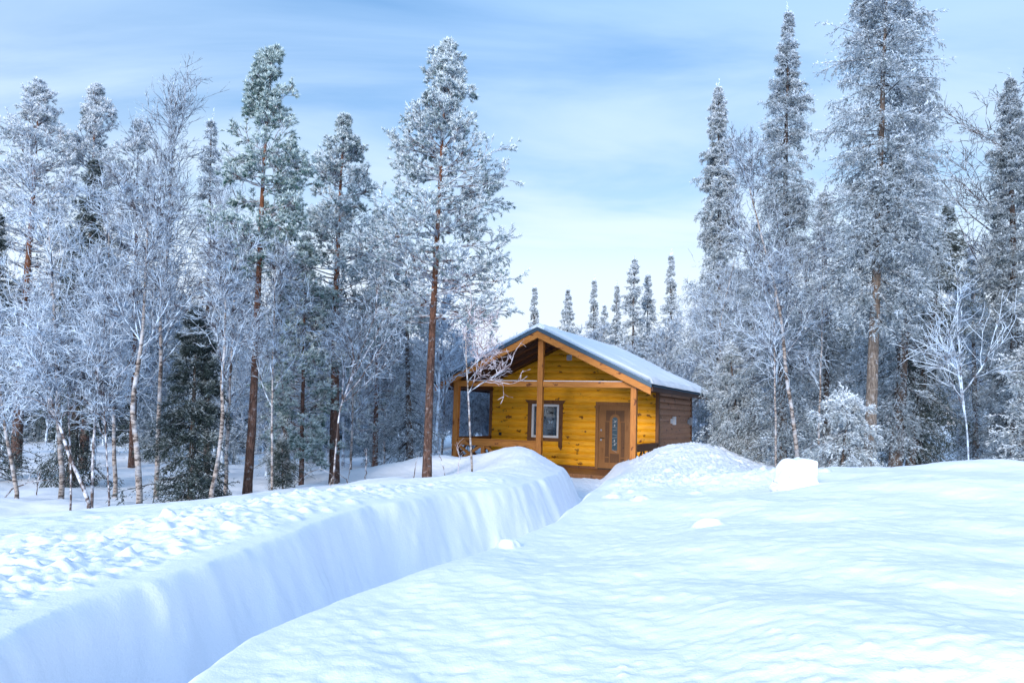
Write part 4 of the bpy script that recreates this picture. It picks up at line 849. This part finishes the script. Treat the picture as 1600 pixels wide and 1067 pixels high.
# ------------------------------------------------------------------ the far wood reads as one mass: one object
def far_wood():
    r = np.random.default_rng(7); gb = Geo(); gs = Geo(); gd = Geo()
    bp = []; spr = []
    for s in range(4):
        path = trunk_path(5.5, (r.normal(0, .3), 0), r, 0.03, 14); a, b = birch_geo(path, 5.5, 200 + s, 0.12, 18, 0.3, 0.34, 8, 5, 2, 0.011, 0.10)
        V, f = sweep(path, np.linspace(0.06, 0.01, 14), 5, 0.03, s); b.add(V, f); a.add(np.concatenate(b.V), np.concatenate(b.F[4])); bp.append(a)
    for s in range(3):
        path = trunk_path(8.0, (0, 0), r, 0.01, 14); a, b = spruce_geo(8.0, [(0, 1.15), (0.4, 0.9), (0.75, 0.45), (1, 0.04)], path, 220 + s, 0.03, 0.8, 0.5, 0.42, 0.36, 0.1, (0.15, 0.05)); V, f = sweep(path, np.linspace(0.12, 0.01, 14), 6, 0.03, s); a.add(V, f, 0.0); spr.append(a)
    def put(dst, src, x, y, sc, rz):
        V = np.concatenate(src.V) * sc; c, s = math.cos(rz), math.sin(rz); V = np.stack([V[:, 0] * c - V[:, 1] * s + x, V[:, 0] * s + V[:, 1] * c + y, V[:, 2] + gh(x, y) - 0.1], -1); n0 = dst.n
        dst.V.append(V); dst.n += len(V)
        for k in (3, 4):
            for f, q in zip(src.F[k], src.fr[k]): dst.F[k].append(f + n0); dst.fr[k].append(q)
    for i in range(58):      # left wood
        D = 21 + 24 * r.random(); px = r.uniform(-90, 700); x = (px - 797) / F_PX * D; put(gb, bp[i % 4], x, D, r.uniform(0.75, 1.15), r.uniform(0, 6))
    for i in range(34):
        D = 24 + 24 * r.random(); px = r.uniform(-90, 690); x = (px - 797) / F_PX * D; lim = np.interp(px, [0, 200, 300, 480, 560, 640, 720], [430, 400, 370, 420, 470, 500, 560]); H = (650 - lim) / F_PX * D * r.uniform(0.6, 1.0); put(gs, spr[i % 3], x, D, H / 8.0, r.uniform(0, 6))
    for i in range(10):      # right wood
        D = 24 + 22 * r.random(); px = r.uniform(1110, 1690); x = (px - 797) / F_PX * D; put(gb, bp[i % 4], x, D, r.uniform(0.75, 1.1), r.uniform(0, 6))
    for i in range(22):
        D = 26 + 20 * r.random(); px = r.uniform(1120, 1700); x = (px - 797) / F_PX * D; put(gs, spr[i % 3], x, D, r.uniform(0.6, 0.85), r.uniform(0, 6))
    for i in range(40):      # low frosted growth behind the cabin
        D = 36 + 26 * r.random(); px = r.uniform(640, 1130); x = (px - 797) / F_PX * D; put(gb, bp[i % 4], x, D, r.uniform(0.75, 1.0) * D / 42, r.uniform(0, 6))
    for i in range(22):
        D = 29 + 8 * r.random(); px = r.uniform(680, 800); x = (px - 797) / F_PX * D; put(gb, bp[i % 4], x, D, r.uniform(0.5, 0.72), r.uniform(0, 6))
    for i in range(8):
        D = 36 + 6 * r.random(); px = r.uniform(690, 800); x = (px - 797) / F_PX * D; put(gb, bp[i % 4], x, D, r.uniform(0.6, 0.8), r.uniform(0, 6))
    for i in range(70):      # closing the view
        D = 52 + 30 * r.random(); px = r.uniform(-200, 1800); x = (px - 797) / F_PX * D; H = (D * r.uniform(60, 110) / F_PX) + 1.5; put(gs, spr[i % 3], x, D, H / 8.0 * (0.9 if 640 < px < 1090 else 1.7), r.uniform(0, 6))
    for i in range(60):
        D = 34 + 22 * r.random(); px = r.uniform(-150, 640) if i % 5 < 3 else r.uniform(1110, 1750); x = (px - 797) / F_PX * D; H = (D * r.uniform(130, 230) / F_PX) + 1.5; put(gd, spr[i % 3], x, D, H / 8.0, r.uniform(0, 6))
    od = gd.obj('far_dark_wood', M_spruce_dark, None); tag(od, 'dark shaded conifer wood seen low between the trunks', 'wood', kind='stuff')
    ob = gb.obj('far_birch_thicket', M_twig_thick, None); tag(ob, 'frosted birch thicket massed behind the nearer trees and the cabin', 'thicket', kind='stuff')
    os_ = gs.obj('far_spruce_wood', M_spruce, None); tag(os_, 'dense dark conifer wood closing the view behind the trees', 'wood', kind='stuff')
far_wood()

# ------------------------------------------------------------------ twigs in the snow, snow block
def stick(label, pts, D, r0, name='bare_twig', mat=None, forks=0, seed=0):
    r = np.random.default_rng(seed); P = np.array([at(a, b, D) for a, b in pts]); base = P[0].copy(); base[2] = gh(base[0], base[1]); P[0] = base - [0, 0, 0.1]
    q = np.linspace(0, len(P) - 1, 14); i = np.minimum(q.astype(int), len(P) - 2); path = P[i] * (1 - (q - i))[:, None] + P[i + 1] * (q - i)[:, None] - base; path[1:] += r.normal(0, 0.006, (13, 3))
    V, f = sweep(path, np.linspace(r0, r0 * 0.4, 14), 6, 0.05, seed); g = Geo(); g.add(V, f)
    if forks:
        S, Dd, i_, t_ = kids(path[None], forks, 0.3, 0.95, 0.4, 0.9, r); C = grow(S, Dd, np.full(len(S), 0.22), 5, 0.2, 0.05, r); g.add(*tubes(*segs(C, r0 * 0.5, r0 * 0.25), 3))
    o = g.obj(name, mat or M_birch_dark, None); o.location = base; return tag(o, label, 'twig', 'twigs sticking out of the snow')
stick('bent black twig leaning left between the tall pine and the porch', [(699, 738), (690, 718), (684, 705)], 14.5, 0.010, seed=1)
stick('short dark stick standing left of the tall cabin pine', [(646, 740), (650, 722), (653, 712)], 16, 0.012, seed=2)
stick('thin upright stick in the hollow between the two big pines', [(571, 748), (572, 725), (573, 700)], 17, 0.014, forks=3, seed=3)
stick('thin slanting stick left of the upright one in the hollow', [(542, 752), (546, 735), (550, 716)], 17, 0.010, forks=2, seed=4)
stick('long arched twig bowing from the dark trunked pine to the left', [(455, 778), (462, 755), (482, 738), (500, 731), (520, 741)], 14.5, 0.010, seed=5)
stick('curved twig dropping right of the dark trunked pine foot', [(549, 764), (540, 748), (527, 738)], 15.5, 0.010, seed=6)
stick('thick broken stub leaning at the crest below the dark trunked pine', [(513, 768), (516, 755), (520, 745)], 14.4, 0.022, mat=M_birch, seed=7)
stick('tiny upright shoot left of the spruce sapling', [(418, 783), (420, 765), (421, 752)], 14, 0.009, seed=8)
stick('low curved branch lying right of the crooked birch', [(330, 795), (345, 786), (362, 790)], 12.2, 0.009, forks=4, seed=9)
stick('long dark branch arching over the snow at far left', [(2, 775), (20, 762), (50, 752), (78, 750)], 14.5, 0.016, forks=4, seed=10)
stick('dark shoot between the far left birch and the curved sapling', [(58, 760), (60, 745), (58, 735)], 15, 0.012, forks=3, seed=11)
stick('thin twigs beside the slender birch at the porch', [(715, 735), (718, 715), (714, 690)], 15.8, 0.007, forks=6, seed=12, mat=M_twig_pink)
stick('small forked shoot at the foot of the bushy young spruce', [(1292, 735), (1298, 715), (1304, 700)], 13, 0.010, forks=4, seed=13)

stick('fine dark twig lying across the top of the drift before the porch', [(818, 732), (832, 731), (845, 734)], 17.0, 0.006, seed=15)

def snow_block():
    import bmesh
    bm = bmesh.new(); bmesh.ops.create_cube(bm, size=1.0); bmesh.ops.subdivide_edges(bm, edges=bm.edges[:], cuts=22, use_grid_fill=True)
    r = 0.17; hx, hy, hz_ = 0.315, 0.24, 0.30
    for v in bm.verts:
        p = np.array(v.co) * 2 * np.array([hx, hy, hz_]); c = np.clip(p, [-hx + r, -hy + r, -hz_ + r], [hx - r, hy - r, hz_ - r]); d = p - c; n = np.linalg.norm(d); p = c + d / n * r if n > 1e-6 else p
        taper = 1.0 - 0.22 * (p[2] / hz_ if p[2] > 0 else 0) * (1 if p[0] < 0 else 0.35)
        p[0] *= taper; p[2] += 0.05 * (p[0] / hx) * (p[2] > 0)
        a, b, c2 = vnoise(np.array([p[0] * 7]), np.array([p[2] * 7 + p[1] * 5]))[0], vnoise(np.array([p[1] * 8 + 5]), np.array([p[2] * 8]))[0], vnoise(np.array([p[0] * 18]), np.array([p[2] * 18 + 3 * p[1]]))[0]
        v.co = (p[0] + 0.10 * a + 0.02 * c2, p[1] + 0.09 * b, p[2] + 0.07 * a + 0.03 * c2)
    me = bpy.data.meshes.new('snow_block'); bm.to_mesh(me); bm.free(); me.polygons.foreach_set('use_smooth', np.ones(len(me.polygons), bool)); me.materials.append(M_snow)
    o = link(bpy.data.objects.new('snow_block', me)); D = 9.6; p = at(1243, 720, D); o.location = (p[0], D, gh(p[0], D) + 0.10); o.rotation_euler = (0.03, -0.05, 0.25); o.scale = (0.80, 0.85, 0.80)
    tag(o, 'rounded block of hard snow standing on the right bank before the spruces', 'snow block')
snow_block()
